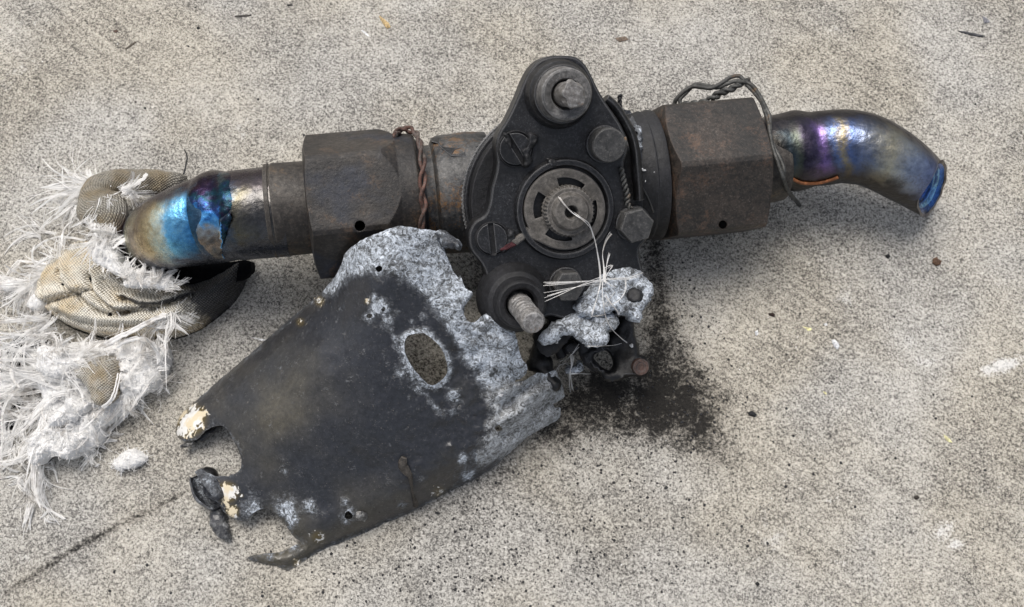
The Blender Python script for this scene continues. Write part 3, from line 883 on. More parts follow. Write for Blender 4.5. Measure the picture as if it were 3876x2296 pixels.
# lower bushing and threaded stud
s6 = kz / 2.12
lc = Z('6', 520, 585)
nl2 = (n_ + up * -0.06).normalized()
nlathe('stud_bushing', lc, [(-30, 300 * s6), (0, 292 * s6), (30, 268 * s6), (60, 236 * s6), (66, 205 * s6), (78, 198 * s6), (108, 196 * s6), (120, 188 * s6), (126, 176 * s6), (122, 136 * s6), (110, 118 * s6), (60, 112 * s6), (60, 0)], M['sootdark'], 80, 25)
prof = [(60, 96 * s6), (118, 96 * s6)]
w = 120
while w < 300:
    prof += [(w, 93 * s6), (w + 8, 93 * s6), (w + 16, 80 * s6), (w + 20, 80 * s6), (w + 27, 93 * s6)]; w += 30
prof += [(w + 6, 82 * s6), (w + 14, 76 * s6), (w + 18, 0)]
nlathe('threaded_stud', lc, prof, M['stud'], 48, 25, lambda a, w: 1 + 0.05 * nz((math.cos(a) * 3, math.sin(a) * 3, w * .03), 1), d=nl2)

# bolts
def bolt(name, base, R4, h, hexa, mat, washer=0, phi=0.2, crown=6):
    s = kz
    if washer:
        nlathe(name + '_washer', base, [(-4, washer * s), (6, washer * s), (12, washer * s * .96), (12, 0)], M['soot'], 48)
    rf = None
    if hexa:
        def rf(a, w):
            q = ((a + phi) % (math.pi / 3)) - math.pi / 6
            return math.cos(math.pi / 6) / math.cos(q) * (1 if w < h - 1 else 0.0 + 1)
    return nlathe(name, base, [(0, R4 * s * 1.0), (h - crown, R4 * s), (h, R4 * s * .93), (h + 1, R4 * s * .5), (h + 1, 0)], mat, 96 if hexa else 56, 28, rf)
bolt('bolt_head', Z('4', 1046, 650), 106 / 1.648, 70, False, M['boltgrey'], washer=118 / 1.648)
bolt('hex_bolt', Z('4', 1222, 1146), 114 / 1.648, 62, True, M['boltgrey'], washer=112 / 1.648, phi=0.25)
bolt('hex_bolt', Z('6', 928, 470), 132 / 2.12, 66, True, M['boltgrey'], washer=140 / 2.12, phi=0.5)
# slotted screws sunk in the plate
def slotted(base4, R, ang, melted):
    cx, cy = base4
    a = math.radians(ang)
    dx, dy = math.cos(a), -math.sin(a)
    hw = 13
    L = R * 0.93
    def half(sg):
        p = []
        off = math.asin(hw / R)
        st = a + off if sg > 0 else a + math.pi + off
        for i in range(25):
            t = st + (math.pi - 2 * off) * i / 24
            p.append((cx + R * math.cos(t), cy - R * math.sin(t)))
        return p
    root = nlathe('slotted_screw', Z('4', cx, cy), [(-30, (R + 10) * s4), (3, (R + 10) * s4), (9, (R + 6) * s4), (9, (R + 2) * s4), (1.5, R * s4), (1.5, 0)], M['sootdark'], 56, 28)
    for sg in (1, -1):
        mb = MB(); ol = ZL('4', half(sg))
        T = inset(ol, 2.5)
        k = lambda co, w: [B(float(p[0]), float(p[1]), w + 2.5 * nz((p[0], p[1]), .05)) for p in co]
        slab(mb, T, lambda co: k(co, 17), lambda co, t: k(co, 2), step=14)
        mb.build('screw_half', M['soot'], root, 40)
    return root
slotted((497, 680), 104, -58, True)
slotted((350, 1240), 98, -84, False)
def dross(k, pts, w, infl, mat=None, rough=9):
    ol = resample(catmull(ZL(k, pts), 3, True), 6, 2)
    mb = MB()
    def top(co):
        d = pdist(co[:, 0], co[:, 1], ol)
        return [B(p[0], p[1], w + infl * math.sqrt(max(0, 1 - (1 - min(1, q / 12)) ** 2)) + rough * nz((p[0], p[1]), .07)) for p, q in zip(co, d)]
    slab(mb, ol, top, lambda co, T: [p - n_ * (infl + 20) for p in T], (), 6)
    mb.build('dross', mat or M['sootdark'], valve, 50)
dross('4', [(575, 590), (605, 578), (640, 600), (630, 650), (590, 700), (605, 760), (575, 800), (545, 790), (550, 740), (530, 690), (570, 660)], 10, 18)
dross('4', [(425, 575), (460, 600), (480, 660), (450, 680), (430, 640)], 12, 10)
dross('4', [(440, 1190), (480, 1180), (500, 1230), (470, 1290), (430, 1330), (400, 1320), (440, 1270)], 4, 16)
dross('4', [(700, 742), (730, 740), (760, 752), (755, 790), (725, 800), (702, 775)], 18, 9, M['soot'], 5)

# ------------------------------------------------------------------ pipes
def surf_path(k, pts, n=8):
    """pts: (x, y, h) in a crop -> smooth list of points"""
    q = [(*Z(k, x, y), h) for x, y, h in pts]
    return [P(*p) for p in catmull(q, n)]
zl = lambda u: axpt(u).z
mbp = MB()
pl = [(2150, 492, zl(1087) ), (2030, 500, zl(1026)), (1900, 512, zl(960) - 2), (1740, 530, zl(880) - 14), (1570, 560, 374), (1430, 592, 364), (1310, 628, 336), (1230, 655, 270), (1185, 680, 170), (1172, 692, 80)]
path = surf_path('1', pl, 9)
rad = [q[0] * k_at(p) for q, p in zip(catmull([(x,) for x in (172, 172, 171, 169, 165, 158, 147, 138, 130, 128)], 9), path)]
def dent(t, a):
    d = 1.0
    ca, sa = math.cos(a), math.sin(a)
    d += 0.11 * math.exp(-((t - .40) / .05) ** 2) * max(0, -sa) ** 1.5 if False else 0
    d += 0.085 * math.exp(-((t - .40) / .06) ** 2) * max(0, sa * SIDE) ** 2
    d -= 0.055 * math.exp(-((t - .335) / .022) ** 2) * max(0, ca + .3)
    d += 0.014 * math.exp(-((t - .40) / .03) ** 2)
    d += 0.015 * nz((ca * 2, sa * 2, t * 9), 1)
    return d
# which sign of sin points to the top of the picture
tt_ = (path[40] - path[30]).normalized(); e1_ = (c - tt_ * c.dot(tt_)).normalized(); SIDE = 1 if tt_.cross(e1_).dot(up) > 0 else -1
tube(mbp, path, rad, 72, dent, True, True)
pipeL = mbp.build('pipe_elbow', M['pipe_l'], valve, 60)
pipeL['label'] = 'pipe elbow tinted blue and gold by heat'

bvL = bvh_of([pipeL])
# torn foil wrapped round the elbow weld
def drape(name, ol, mat, bvh, lift, thick, parent, step=14, amp=6, attrs=None, sc=.03):
    mb = MB()
    def top(co):
        d = pdist(co[:, 0], co[:, 1], ol)
        return [hit(bvh, p[0], p[1], lift + amp * (1 + nz((p[0], p[1]), sc) + .6 * nz((p[1], p[0]), sc * 2.4)) * min(1, dd / 12 + .35)) for p, dd in zip(co, d)]
    def bot(co, T): return [p + (p - CAM).normalized() * thick for p in T]
    co = slab(mb, ol, top, bot, step=step, attrs=attrs)
    return mb.build(name, mat, parent, 30)
def rngt(co):
    y = (co[:, 1] - 550) * 1.978; x = co[:, 0] * 1.978
    base = np.interp(y, [200, 300, 400, 470, 580, 640, 720, 850], [.05, .15, .34, .46, .60, .70, .80, .86])
    base = np.where(x > 1640 + (y - 400) * .06, .30, base)
    return {'t': [float(b_) + .10 * nz((p[0], p[1]), .013) + .14 * nz((p[0], p[1]), .05) for p, b_ in zip(co, base)], 'sa': [0.0] * len(co)}
drape('torn_foil', resample(ZL('1', [(1490, 225), (1560, 215), (1640, 200), (1720, 205), (1730, 240), (1715, 300), (1735, 380), (1735, 470), (1690, 520), (1640, 560), (1640, 640), (1670, 720), (1660, 800), (1690, 850), (1620, 850), (1560, 800), (1490, 720), (1470, 640), (1500, 560), (1510, 500), (1430, 430), (1400, 350), (1470, 300)]), 9, 2.5), M['foil'], bvL, 1, 4, valve, 9, 3, rngt, .02)
drape('torn_foil', resample(ZL('1', [(1655, 560), (1720, 500), (1735, 540), (1700, 640), (1660, 760), (1640, 700), (1630, 640)]), 8, 2), M['foil'], bvL, 10, 4, valve, 8, 9, rngt)

mbp = MB()
pr = [(1010, 735, 262), (1100, 690, 262), (1200, 672, 262), (1300, 662, 264), (1450, 645, 272), (1600, 632, 290), (1750, 655, 300), (1880, 715, 288), (2000, 790, 258), (2110, 865, 222), (2190, 915, 200)]
path = surf_path('5', pr, 8)
rpx = catmull([(x,) for x in (138, 143, 146, 148, 142, 139, 136, 130, 122, 112, 106)], 8)
rad = [q[0] * k_at(p) for q, p in zip(rpx, path)]
def dentR(t, a):
    ca, sa = math.cos(a), math.sin(a)
    d = 1 + .03 * math.exp(-((t - .27) / .05) ** 2) + 0.02 * nz((ca * 2, sa * 2, t * 8), 1)
    d -= 0.03 * math.exp(-((t - .36) / .03) ** 2)
    d *= 1 - 0.16 * max(0, t - .55) * max(0, ca)
    d += 0.05 * max(0, t - .93) / .07 * nz((ca * 3, sa * 3, 2), 1)
    return d
tube(mbp, path, rad, 72, dentR, True, False)
for i in range(len(path) - 14, len(path)):     # the end is cut aslant, its opening tipped towards the viewer
    wgt = (i - (len(path) - 15)) / 14
    t_ = (path[min(i + 1, len(path) - 1)] - path[i - 1]).normalized()
    for j in range(72):
        mbp.v[i * 72 + j] = mbp.v[i * 72 + j] - t_ * (1.05 * wgt ** 2 * math.cos(2 * math.pi * j / 72) * rad[i])
# rolled mouth and inner bore
endp, endt = path[-1], (path[-1] - path[-4]).normalized()
endt = (endt + c * 0.85).normalized()
e1 = (c - endt * c.dot(endt)).normalized(); e2 = endt.cross(e1)
nv = len(mbp.v) - 72
base = [mbp.v[nv + j] for j in range(72)]
ctr = sum(base, Vector()) / 72
lip = [ctr + (p - ctr) * (1.02 + .05 * nz(p, .03)) + endt * (6 + 8 * nz(p, .02)) for p in base]
inn = [ctr + (p - ctr) * 0.90 + endt * (4 + 6 * nz(p, .02)) for p in base]
b0 = len(mbp.v)
mbp.add(lip + inn, [], None, t=[1.0] * 144, ca=[0] * 144)
for q in (0, 1):
    a0 = nv if q == 0 else b0
    a1 = b0 if q == 0 else b0 + 72
    mbp.f += [(a0 + j, a0 + (j + 1) % 72, a1 + (j + 1) % 72, a1 + j) for j in range(72)]
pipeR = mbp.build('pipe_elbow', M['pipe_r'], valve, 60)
pipeR['label'] = 'crushed open pipe elbow tinted violet and straw by heat'
mb = MB()
rings = []
for i in range(13):
    f = i / 12
    sc_ = 0.90 - 0.55 * f + 0.05 * math.sin(i * 2.2)
    rings.append([ctr + (p - ctr) * sc_ + endt * (3 - 52 * f + 5 * math.sin(i * 2.2)) for p in base])
vs = [p for rg in rings for p in rg]
fs = [(i * 72 + j, i * 72 + (j + 1) % 72, (i + 1) * 72 + (j + 1) % 72, (i + 1) * 72 + j) for i in range(12) for j in range(72)]
fs.append(tuple(12 * 72 + j for j in range(72)))
mb.add(vs, fs, None, t=[(i / 12 * 1.9 + .10 * math.cos(2 * math.pi * j / 72)) % 1.0 for i in range(13) for j in range(72)], ca=[0] * (13 * 72))
mb.build('pipe_bore', M['bore'], valve, 60)
# ferrule between right nut and pipe
axlathe('pipe_ferrule', [(axp(2820), 0), (axp(2820), 146 * kr), (axp(2890), 146 * kr), (axp(2925), 143 * kr), (axp(2950), 139 * kr), (axp(2956), 128 * kr), (axp(2956), 0)], M['sleeve'])

# ------------------------------------------------------------------ melted lumps, bracket and pin below the bonnet
def ox_attr(val=1.0, grey=0.0, flake=0.0):
    return lambda co: {'oxide': [val + .4 * nz((p[0], p[1]), .02) for p in co], 'grey': [grey] * len(co), 'flake': [flake] * len(co)}
def lump(name, ol, base_h, infl, mat, parent=valve, step=13, rough=7, thick=60, Rr=40, attrs=None, holes=(), hf=None, jit=3, dents=()):
    ol = resample(catmull(ol, 3, True), 9, jit)
    mb = MB()
    def top(co):
        d = pdist(co[:, 0], co[:, 1], ol)
        for h in holes: d = np.minimum(d, pdist(co[:, 0], co[:, 1], h))
        out = []
        for p, dd in zip(co, d):
            x = min(1, dd / Rr)
            h = infl * math.sqrt(max(0, 1 - (1 - x) ** 2))
            h += rough * x * (nz((p[0], p[1]), .03) + .6 * nz((p[0] + 50, p[1]), .08) + (.35 * nz((p[0], p[1] + 70), .2) if mat is M['wool'] else 0))
            for (a, b, R, dp) in dents: h -= dp * math.exp(-((p[0] - a) ** 2 + (p[1] - b) ** 2) / R ** 2)
            bh = base_h if hf is None else hf(p)
            out.append(P(p[0], p[1], bh) + c * h)
        return out
    slab(mb, ol, top, lambda co, T: [p - c * thick - (p - T0) * 0 for p, T0 in zip(T, T)], holes, step, attrs)
    return mb.build(name, mat, parent, 55)
lA = ZL('6', [(1195, 400), (1300, 335), (1430, 322), (1520, 342), (1560, 400), (1620, 470), (1637, 560), (1595, 640), (1545, 700), (1560, 742), (1500, 790), (1460, 770), (1430, 730), (1370, 735), (1330, 690), (1250, 722), (1140, 742), (1050, 740), (1022, 700), (1000, 640), (1060, 560), (1110, 500), (1150, 440)])
px, py = Z('6', 1490, 565)
lumpA = lump('melted_lump', lA, 430, 40, M['lump'], thick=150, rough=16, jit=5, attrs=ox_attr(.85, .25), dents=[(px, py, 38, 26), (*Z('6', 1150, 640), 40, 10), (*Z('6', 1250, 480), 30, -14)])
lB = ZL('6', [(800, 800), (900, 750), (960, 700), (1040, 690), (1150, 700), (1260, 690), (1335, 722), (1362, 790), (1330, 845), (1280, 865), (1262, 960), (1120, 985), (1060, 945), (980, 885), (900, 900), (880, 935), (820, 962), (740, 960), (715, 915), (770, 850)])
lump('melted_lump', lB, 395, 30, M['lump'], thick=120, rough=16, jit=5, attrs=ox_attr(.78, .3, .0))
lump('bolt_stub', circ(px, py, 33, 12), 452, 16, M['sootdark'], thick=60, step=8, Rr=14, rough=4)
# casting that joins bonnet and lumps underneath
lump('lower_casting', ZL('6', [(640, 560), (900, 440), (1200, 300), (1500, 280), (1545, 380), (1500, 620), (1300, 720), (1080, 790), (930, 960), (800, 1060), (700, 980), (690, 850), (800, 800), (740, 680)]), 345, 20, M['sootdark'], thick=250, step=20, Rr=60)
# black arm with rusty pin
armo = ZL('6', [(1060, 955), (1120, 985), (1262, 968), (1275, 880), (1330, 840), (1365, 740), (1420, 740), (1478, 775), (1488, 870), (1525, 985), (1532, 1040), (1580, 1060), (1612, 1120), (1600, 1190), (1545, 1222), (1470, 1216), (1420, 1232), (1340, 1255), (1255, 1250), (1215, 1200), (1140, 1150), (1065, 1085), (1045, 1020)])
armh = ZL('6', [(1160, 1050), (1250, 1010), (1300, 1050), (1320, 1120), (1290, 1170), (1240, 1150), (1190, 1110)])
lump('bracket_arm', armo, 165, 16, M['soot'], thick=34, Rr=14, step=14, rough=8, holes=[resample(catmull(armh, 3, True), 9)], jit=1, dents=[(*Z('6', 1330, 1010), 45, 16)])
pb = P(*Z('6', 1528, 1138), 178)
m = MB(); lathe(m, pb, (c + r * .05).normalized(), [(-90, 0), (-90, 72 * s6), (26, 72 * s6), (34, 66 * s6), (34, 44 * s6), (30, 36 * s6), (31, 0)], 40, lambda a, w: 1 + .03 * nz((math.cos(a) * 2, math.sin(a) * 2, w), 1))
m.build('rusty_pin', M['rustpin'], valve, 30)
pb = P(*Z('6', 972, 985), 170)
m = MB(); lathe(m, pb, c, [(-120, 0), (-120, 66 * s6), (30, 64 * s6), (46, 56 * s6), (54, 36 * s6), (56, 0)], 32)
m.build('eye_bolt', M['soot'], valve, 30)
lump('paint_fleck', circ(*Z('d', 725, 756), 7, 9, 0, 2), 196, 6, M['wool'], thick=8, step=4, Rr=6, rough=1, jit=.5)
for x_, y_, R_ in ((520, 775, 6), (545, 785, 5), (505, 790, 5), (632, 800, 3), (690, 600, 3), (555, 880, 3)):
    u_, v_ = Z('g', x_, y_)
    mb = MB(); lathe(mb, cylhit(u_, v_, rr * 1.0, 6), c, [(-8, R_), (0, R_), (2, R_ * .6), (2, 0)], 7, lambda a, w: 1 + .4 * math.sin(2 * a + x_)); mb.build('bare_metal_fleck', M['wool'], valve)
# eye arch round that bolt
ap_ = [P(*Z('6', x, y), h) for x, y, h in catmull([(905, 1060, 150), (878, 980, 170), (905, 905, 185), (975, 880, 190), (1045, 915, 185), (1075, 1000, 170), (1110, 1085, 150), (1180, 1150, 140)], 5)]
mb = MB(); tube(mb, ap_, [22 * kz] * len(ap_), 10); mb.build('bracket_eye', M['sootdark'], valve, 50)
lump('ash_flake', ZL('6', [(930, 1165), (950, 1130), (1010, 1125), (1045, 1080), (1085, 1140), (1060, 1175), (1000, 1195), (940, 1190)]), 120, 14, M['lump'], thick=24, attrs=ox_attr(1.0), step=9, Rr=16)
# grey web between plate and bracket
lump('torn_web', ZL('6', [(690, 930), (750, 950), (800, 1030), (832, 1110), (850, 1200), (900, 1280), (860, 1340), (760, 1260), (690, 1180), (630, 1160), (640, 1060)]), 190, 30, M['soot'], thick=40, step=12, Rr=50, rough=16)
# melted scrap between bonnet and right nut
sc1 = ZL('g', [(240, 240), (330, 245), (420, 270), (470, 330), (480, 390), (520, 410), (528, 480), (530, 600), (520, 680), (480, 690), (470, 600), (430, 500), (380, 400), (310, 310)])
bvN = bvh_of([o for o in valve.children if o.type == 'MESH'])
def scrap(name, ol, mat, hole=None, lift=16, amp=16, attrs=None, thick=26, step=9):
    ol = resample(catmull(ol, 2, True), 8, 3)
    mb = MB()
    def top(co):
        d = pdist(co[:, 0], co[:, 1], ol)
        return [cylhit(p[0], p[1], rr * 1.0) - (cylhit(p[0], p[1], rr) - CAM).normalized() * (lift * min(1, .3 + q / 14) + amp * nz((p[0], p[1]), .045)) for p, q in zip(co, d)]
    slab(mb, ol, top, lambda co, T: [p + (p - CAM).normalized() * thick for p in T], hole or (), step, attrs)
    return mb.build(name, mat, valve, 60)
scrap('gasket_remnant', sc1, M['lump'], [circ(*Z('g', 412, 318), 9, 10), circ(*Z('g', 470, 470), 10, 10), circ(*Z('g', 455, 425), 5, 8)], attrs=ox_attr(.3, .3))
# strap edge curling round the right of the bonnet
sp = [(205, 165), (290, 240), (370, 360), (430, 480), (465, 620), (478, 760), (490, 900), (498, 1040)]
pth = [B(*p, -40) for p in catmull(ZL('g', sp), 5)]
mb = MB(); tube(mb, pth, [20 * k0] * len(pth), 10, flat=1.6); mb.build('strap_edge', M['soot'], valve, 50)
# loose tag of wire beside the round bolt
def wire(name, pts, R, mat, parent=None, twist=None, n=8, nseg=8):
    """pts: world points; twist = (pitch, offset) gives a strand of a twisted pair"""
    q = [Vector(p) for p in catmull([tuple(p) for p in pts], n)]
    mb = MB()
    strands = (0, math.pi) if twist else (0,)
    for ph in strands:
        out = []
        L = 0
        for i, p in enumerate(q):
            if i: L += (q[i] - q[i - 1]).length
            if twist:
                t = (q[min(i + 1, len(q) - 1)] - q[max(i - 1, 0)]).normalized()
                e1 = (c - t * c.dot(t)).normalized(); e2 = t.cross(e1)
                a = L / twist[0] * 2 * math.pi + ph
                o = twist[1] * (1 + .25 * math.sin(L * .02))
                p = p + e1 * (o * math.cos(a)) + e2 * (o * math.sin(a))
            out.append(p)
        tube(mb, out, [R * (1 + .08 * nz(p, .05)) for p in out], nseg)
    return mb, q
def wire_obj(name, *a, **k):
    par = k.pop('parent', valve); mat = a[2]
    mb, q = wire(name, *a, **k)
    return mb.build(name, mat, par, 60)
hn = [B(*Z('g', x, y), w) for x, y, w in ((330, 610, 40), (372, 590, 60), (385, 540, 66), (378, 500, 60))]
wire_obj('wire_hook', hn, 6 * k0, M['wire'])
wire_obj('bonnet_lockwire', [B(*Z('g', x, y), w) for x, y, w in ((345, 760, 8), (365, 860, 8), (380, 930, 10), (400, 1000, 12), (398, 1070, 12), (430, 1120, 20))], 5 * k0, M['wire'], twist=(34, 5), n=14)
wire_obj('bonnet_lockwire', [cylhit(*Z('g', x, y), rr, 8) for x, y in ((500, 890), (545, 960), (590, 1050), (625, 1150))], 3 * k0, M['wire'])
wp = [Z('g', x, y) for x, y in ((335, 245), (335, 200), (330, 165), (345, 130))]
wire_obj('wire_tail', [cylhit(*wp[0], rr, 10), cylhit(*wp[1], rr * 1.05, 10), cylhit(*wp[2], rr, 10), cylhit(*wp[3], rr, 10)], 5 * k0, M['sootdark'], twist=(30, 4), n=10)

# lockwire round the neck, left
lw = [(1050, 232), (1085, 205), (1120, 186), (1165, 190), (1205, 205), (1235, 250), (1252, 320), (1268, 420), (1276, 520), (1270, 620), (1268, 720), (1284, 810), (1270, 900), (1262, 985), (1258, 1060)]
wl = []
for i, (x, y) in enumerate(lw):
    u, v = Z('3', x, y)
    wl.append(cylhit(u, v, RL * (.90 if i > 4 else .90), 6))
w1 = wire_obj('lockwire', wl, 7 * kl, M['wirered'], twist=(150, 7.5), n=14)
w1['label'] = 'reddish twisted lockwire round the neck'

# loose grey lockwire loop on the right nut
hz = lambda k, pts: [P(*Z(k, x, y), h) for x, y, h in pts]
top = axpt(2700).z
nR = lambda x, y, l=8: cylhit(*Z('5', x, y), RR * .93, l)
la = [(445, 385, 300), (452, 345, 310), (475, 300, 330), (560, 232, 350), (640, 232, 360), (700, 238, 365), (770, 205, 370), (830, 165, 372), (885, 154, 374), (912, 172, 374), (935, 205, 376)]
lb = [(500, 360, 318), (490, 315, 326), (530, 270, 335), (590, 215, 345), (660, 218, 352), (740, 235, 360), (800, 212, 366), (870, 190, 370), (945, 200, 374)]
wire_obj('lockwire_loop', hz('5', la), 8 * kr, M['wire'])
wire_obj('lockwire_loop', hz('5', lb), 8 * kr, M['wire'])
wire_obj('lockwire_loop', hz('5', [(500, 356, 345), (560, 352, 345), (630, 345, 345), (700, 318, 350), (760, 272, 356), (830, 248, 362), (900, 208, 372), (965, 188, 376)]), 8 * kr, M['wire'], twist=(62, 8), n=14)
dn = [(930, 195, 376), (985, 225, 385), (1035, 300, 400), (1072, 375, 415), (1098, 440, 420), (1100, 540, 425), (1118, 640, 430), (1150, 740, 430), (1180, 820, 420), (1195, 870, 395), (1225, 940, 280), (1262, 985, 90), (1302, 1034, 30)]
wire_obj('lockwire_tail', hz('5', dn), 8.5 * kr, M['wire'])
dn2 = [(940, 215, 372), (990, 265, 385), (1040, 330, 402), (1066, 400, 415), (1090, 480, 425), (1106, 580, 428), (1140, 660, 428), (1180, 740, 428), (1196, 800, 425), (1190, 850, 400)]
wire_obj('lockwire_tail', hz('5', dn2), 7.5 * kr, M['wire'])
bvR = bvh_of([pipeR])
ow = wire_obj('orange_wire', [hit(bvR, *Z('5', x, y), 8) for x, y in ((1190, 812), (1240, 845), (1300, 876), (1360, 884), (1430, 880), (1500, 864), (1562, 842))], 6.5 * kr, M['wireorange'])

# ------------------------------------------------------------------ scorched sheet metal cover
cover = empty('scorched_metal_cover', Vector((*P(1300, 1600, 0).xy, 0)))
tag(cover, 'torn dark sheet metal cover with an oval hole and pale corroded edge', 'metal cover')
o7 = [(690, 90), (740, 95), (830, 112), (905, 118), (930, 150), (960, 235), (992, 320), (1020, 380), (1050, 415), (1060, 400), (1075, 440), (1090, 480), (1132, 495), (1125, 540), (1090, 580), (1082, 640), (1108, 682), (1150, 692), (1190, 655), (1230, 633), (1300, 642), (1360, 670), (1395, 740), (1415, 810), (1430, 880), (1450, 930), (1476, 960), (1470, 1010), (1430, 1046),
      (1400, 1052), (1405, 1062), (1470, 1050), (1540, 1004), (1590, 1012), (1650, 992), (1680, 1040), (1712, 1150), (1680, 1180), (1640, 1200), (1650, 1222), (1682, 1225), (1680, 1285), (1620, 1325), (1540, 1372), (1480, 1404)]
o8 = [(2380, 560), (2260, 665), (2130, 745), (2000, 805), (1850, 885), (1760, 935), (1650, 992), (1530, 1035), (1420, 1092), (1250, 1162), (1100, 1222), (1000, 1282), (880, 1358), (800, 1330), (700, 1305), (600, 1275), (640, 1256), (750, 1244), (840, 1232), (900, 1200), (962, 1170), (930, 1140), (880, 1080), (830, 1010), (760, 950), (700, 938), (640, 972), (590, 1024), (520, 1005), (450, 970), (418, 920), (390, 890), (330, 862), (300, 820), (320, 770), (372, 730), (405, 718), (470, 720), (540, 685), (563, 640), (550, 570), (520, 500), (470, 410), (435, 378), (380, 380), (320, 410), (268, 468), (200, 478), (150, 470), (115, 420), (130, 350), (170, 280), (240, 220), (330, 140), (410, 68), (490, 0)]
o7b = [(0, 668), (90, 592), (180, 512), (240, 450), (285, 390), (320, 320), (340, 262), (400, 206), (480, 160), (580, 122), (630, 102)]
outline = ZL('7', o7) + ZL('8', o8) + ZL('7', o7b)
outline = resample(catmull(outline, 2, True), 9, 1.6)
bighole = resample(catmull(ZL('7', [(720, 790), (765, 765), (830, 760), (890, 800), (940, 855), (972, 930), (980, 1000), (945, 1050), (905, 1078), (868, 1082), (830, 1050), (785, 1005), (740, 940), (708, 860)]), 3, True), 8, 1.5)
sh = [circ(*Z('7', 550, 356), 13, 9, 0, 3), circ(*Z('7', 492, 652), 11, 9, 0, 2), circ(*Z('7', 577, 610), 8, 8, 0, 2), circ(*Z('7', 1298, 1355), 13, 9, 0, 3), circ(*Z('8', 1285, 985), 16, 9, 0, 3)]
ctrl = [(1518, 855, 690), (1650, 872, 650), (1420, 890, 660), (1307, 960, 560), (1262, 1040, 440), (1209, 1112, 350), (1100, 1206, 262), (900, 1390, 150), (740, 1540, 80), (668, 1640, 55),
        (1400, 1080, 590), (1560, 1000, 620), (1680, 1060, 560), (1350, 1150, 500), (1200, 1330, 390), (1000, 1530, 260), (850, 1680, 150), (1300, 1500, 370), (1618, 1355, 430), (1500, 1200, 530),
        (1790, 1120, 560), (1850, 1185, 520), (1950, 1270, 450), (1980, 1400, 350), (1800, 1400, 350), (1800, 1600, 240), (2100, 1430, 190), (2110, 1550, 110), (1930, 1715, 70), (2010, 1650, 85), (1522, 1955, 40), (1680, 1860, 60), (1300, 2050, 20), (1092, 2157, 8), (940, 2112, 30), (790, 1870, 70),
        (1500, 1700, 260), (1200, 1750, 230), (1150, 1950, 110), (1450, 1850, 130), (1000, 1880, 120), (1100, 2080, 45)]
hfield = rbf(ctrl)
white_poly = ZL('7', [(180, 500), (260, 520), (300, 480), (390, 400), (520, 388), (640, 400), (740, 450), (800, 510), (890, 600), (950, 690), (1010, 770), (1060, 850), (1080, 930), (1150, 990), (1190, 1080), (1230, 1180), (1252, 1300), (1200, 1400), (1180, 1500), (1280, 1560), (1500, 1500), (1900, 1300), (1900, 900), (1300, 400), (900, 0), (600, 0), (300, 250), (120, 560)])
valve_bvh = bvh_of([nutL, nutR] + [o for o in valve.children if o.name.startswith(('body_neck', 'gap_washer'))])
def cover_top(co):
    h = hfield(co)
    d = pdist(co[:, 0], co[:, 1], outline)
    dh = pdist(co[:, 0], co[:, 1], bighole)
    out = []
    for p, hh, dd, d2 in zip(co, h, d, dh):
        u, v = p
        ul = 1.0 if (v - 1000) < -(u - 1250) * 0.95 + 120 and u < 1330 else 0.25      # rolled upper-left edge
        lowr = 1 / (1 + math.exp(-(v - (2150 - (u - 1000) * 0.52 - 95)) / 30)) / (1 + math.exp(-(u - 1080) / 40))
        hh -= 55 * ul * math.exp(-dd / 26)
        hh += lowr * 60 * (1 - math.exp(-dd / 60)) - 30 * lowr * math.exp(-dd / 30)
        hh += 12 * math.exp(-d2 / 22)
        # raised seam by the hole and dents
        hh += 10 * nz((u, v), .006) + 4 * nz((u, v), .02)
        wm = 1 / (1 + math.exp(-(u - 1700 + (v - 1300) * .3) / 60))
        hh += wm * (12 * nz((u, v), .025) + 9 * nz((u + 99, v), .06) + 4 * nz((u + 99, v), .13))
        if u > 1900 and v > 1400: hh += 22 * math.sin((u * .55 + v * .8) * .055 + 3 * nz((u, v), .006)) * min(1, (v - 1400) / 80) * min(1, dd / 20)
        q = P(u, v, max(hh, 4))
        if v < 1200 and u < 1900:
            loc, nor, idx, dist = valve_bvh.ray_cast(CAM, (q - CAM).normalized())
            if loc is not None and (loc - CAM).length < (q - CAM).length + 14:
                q = loc - (q - CAM).normalized() * 14
        out.append(q)
    return out
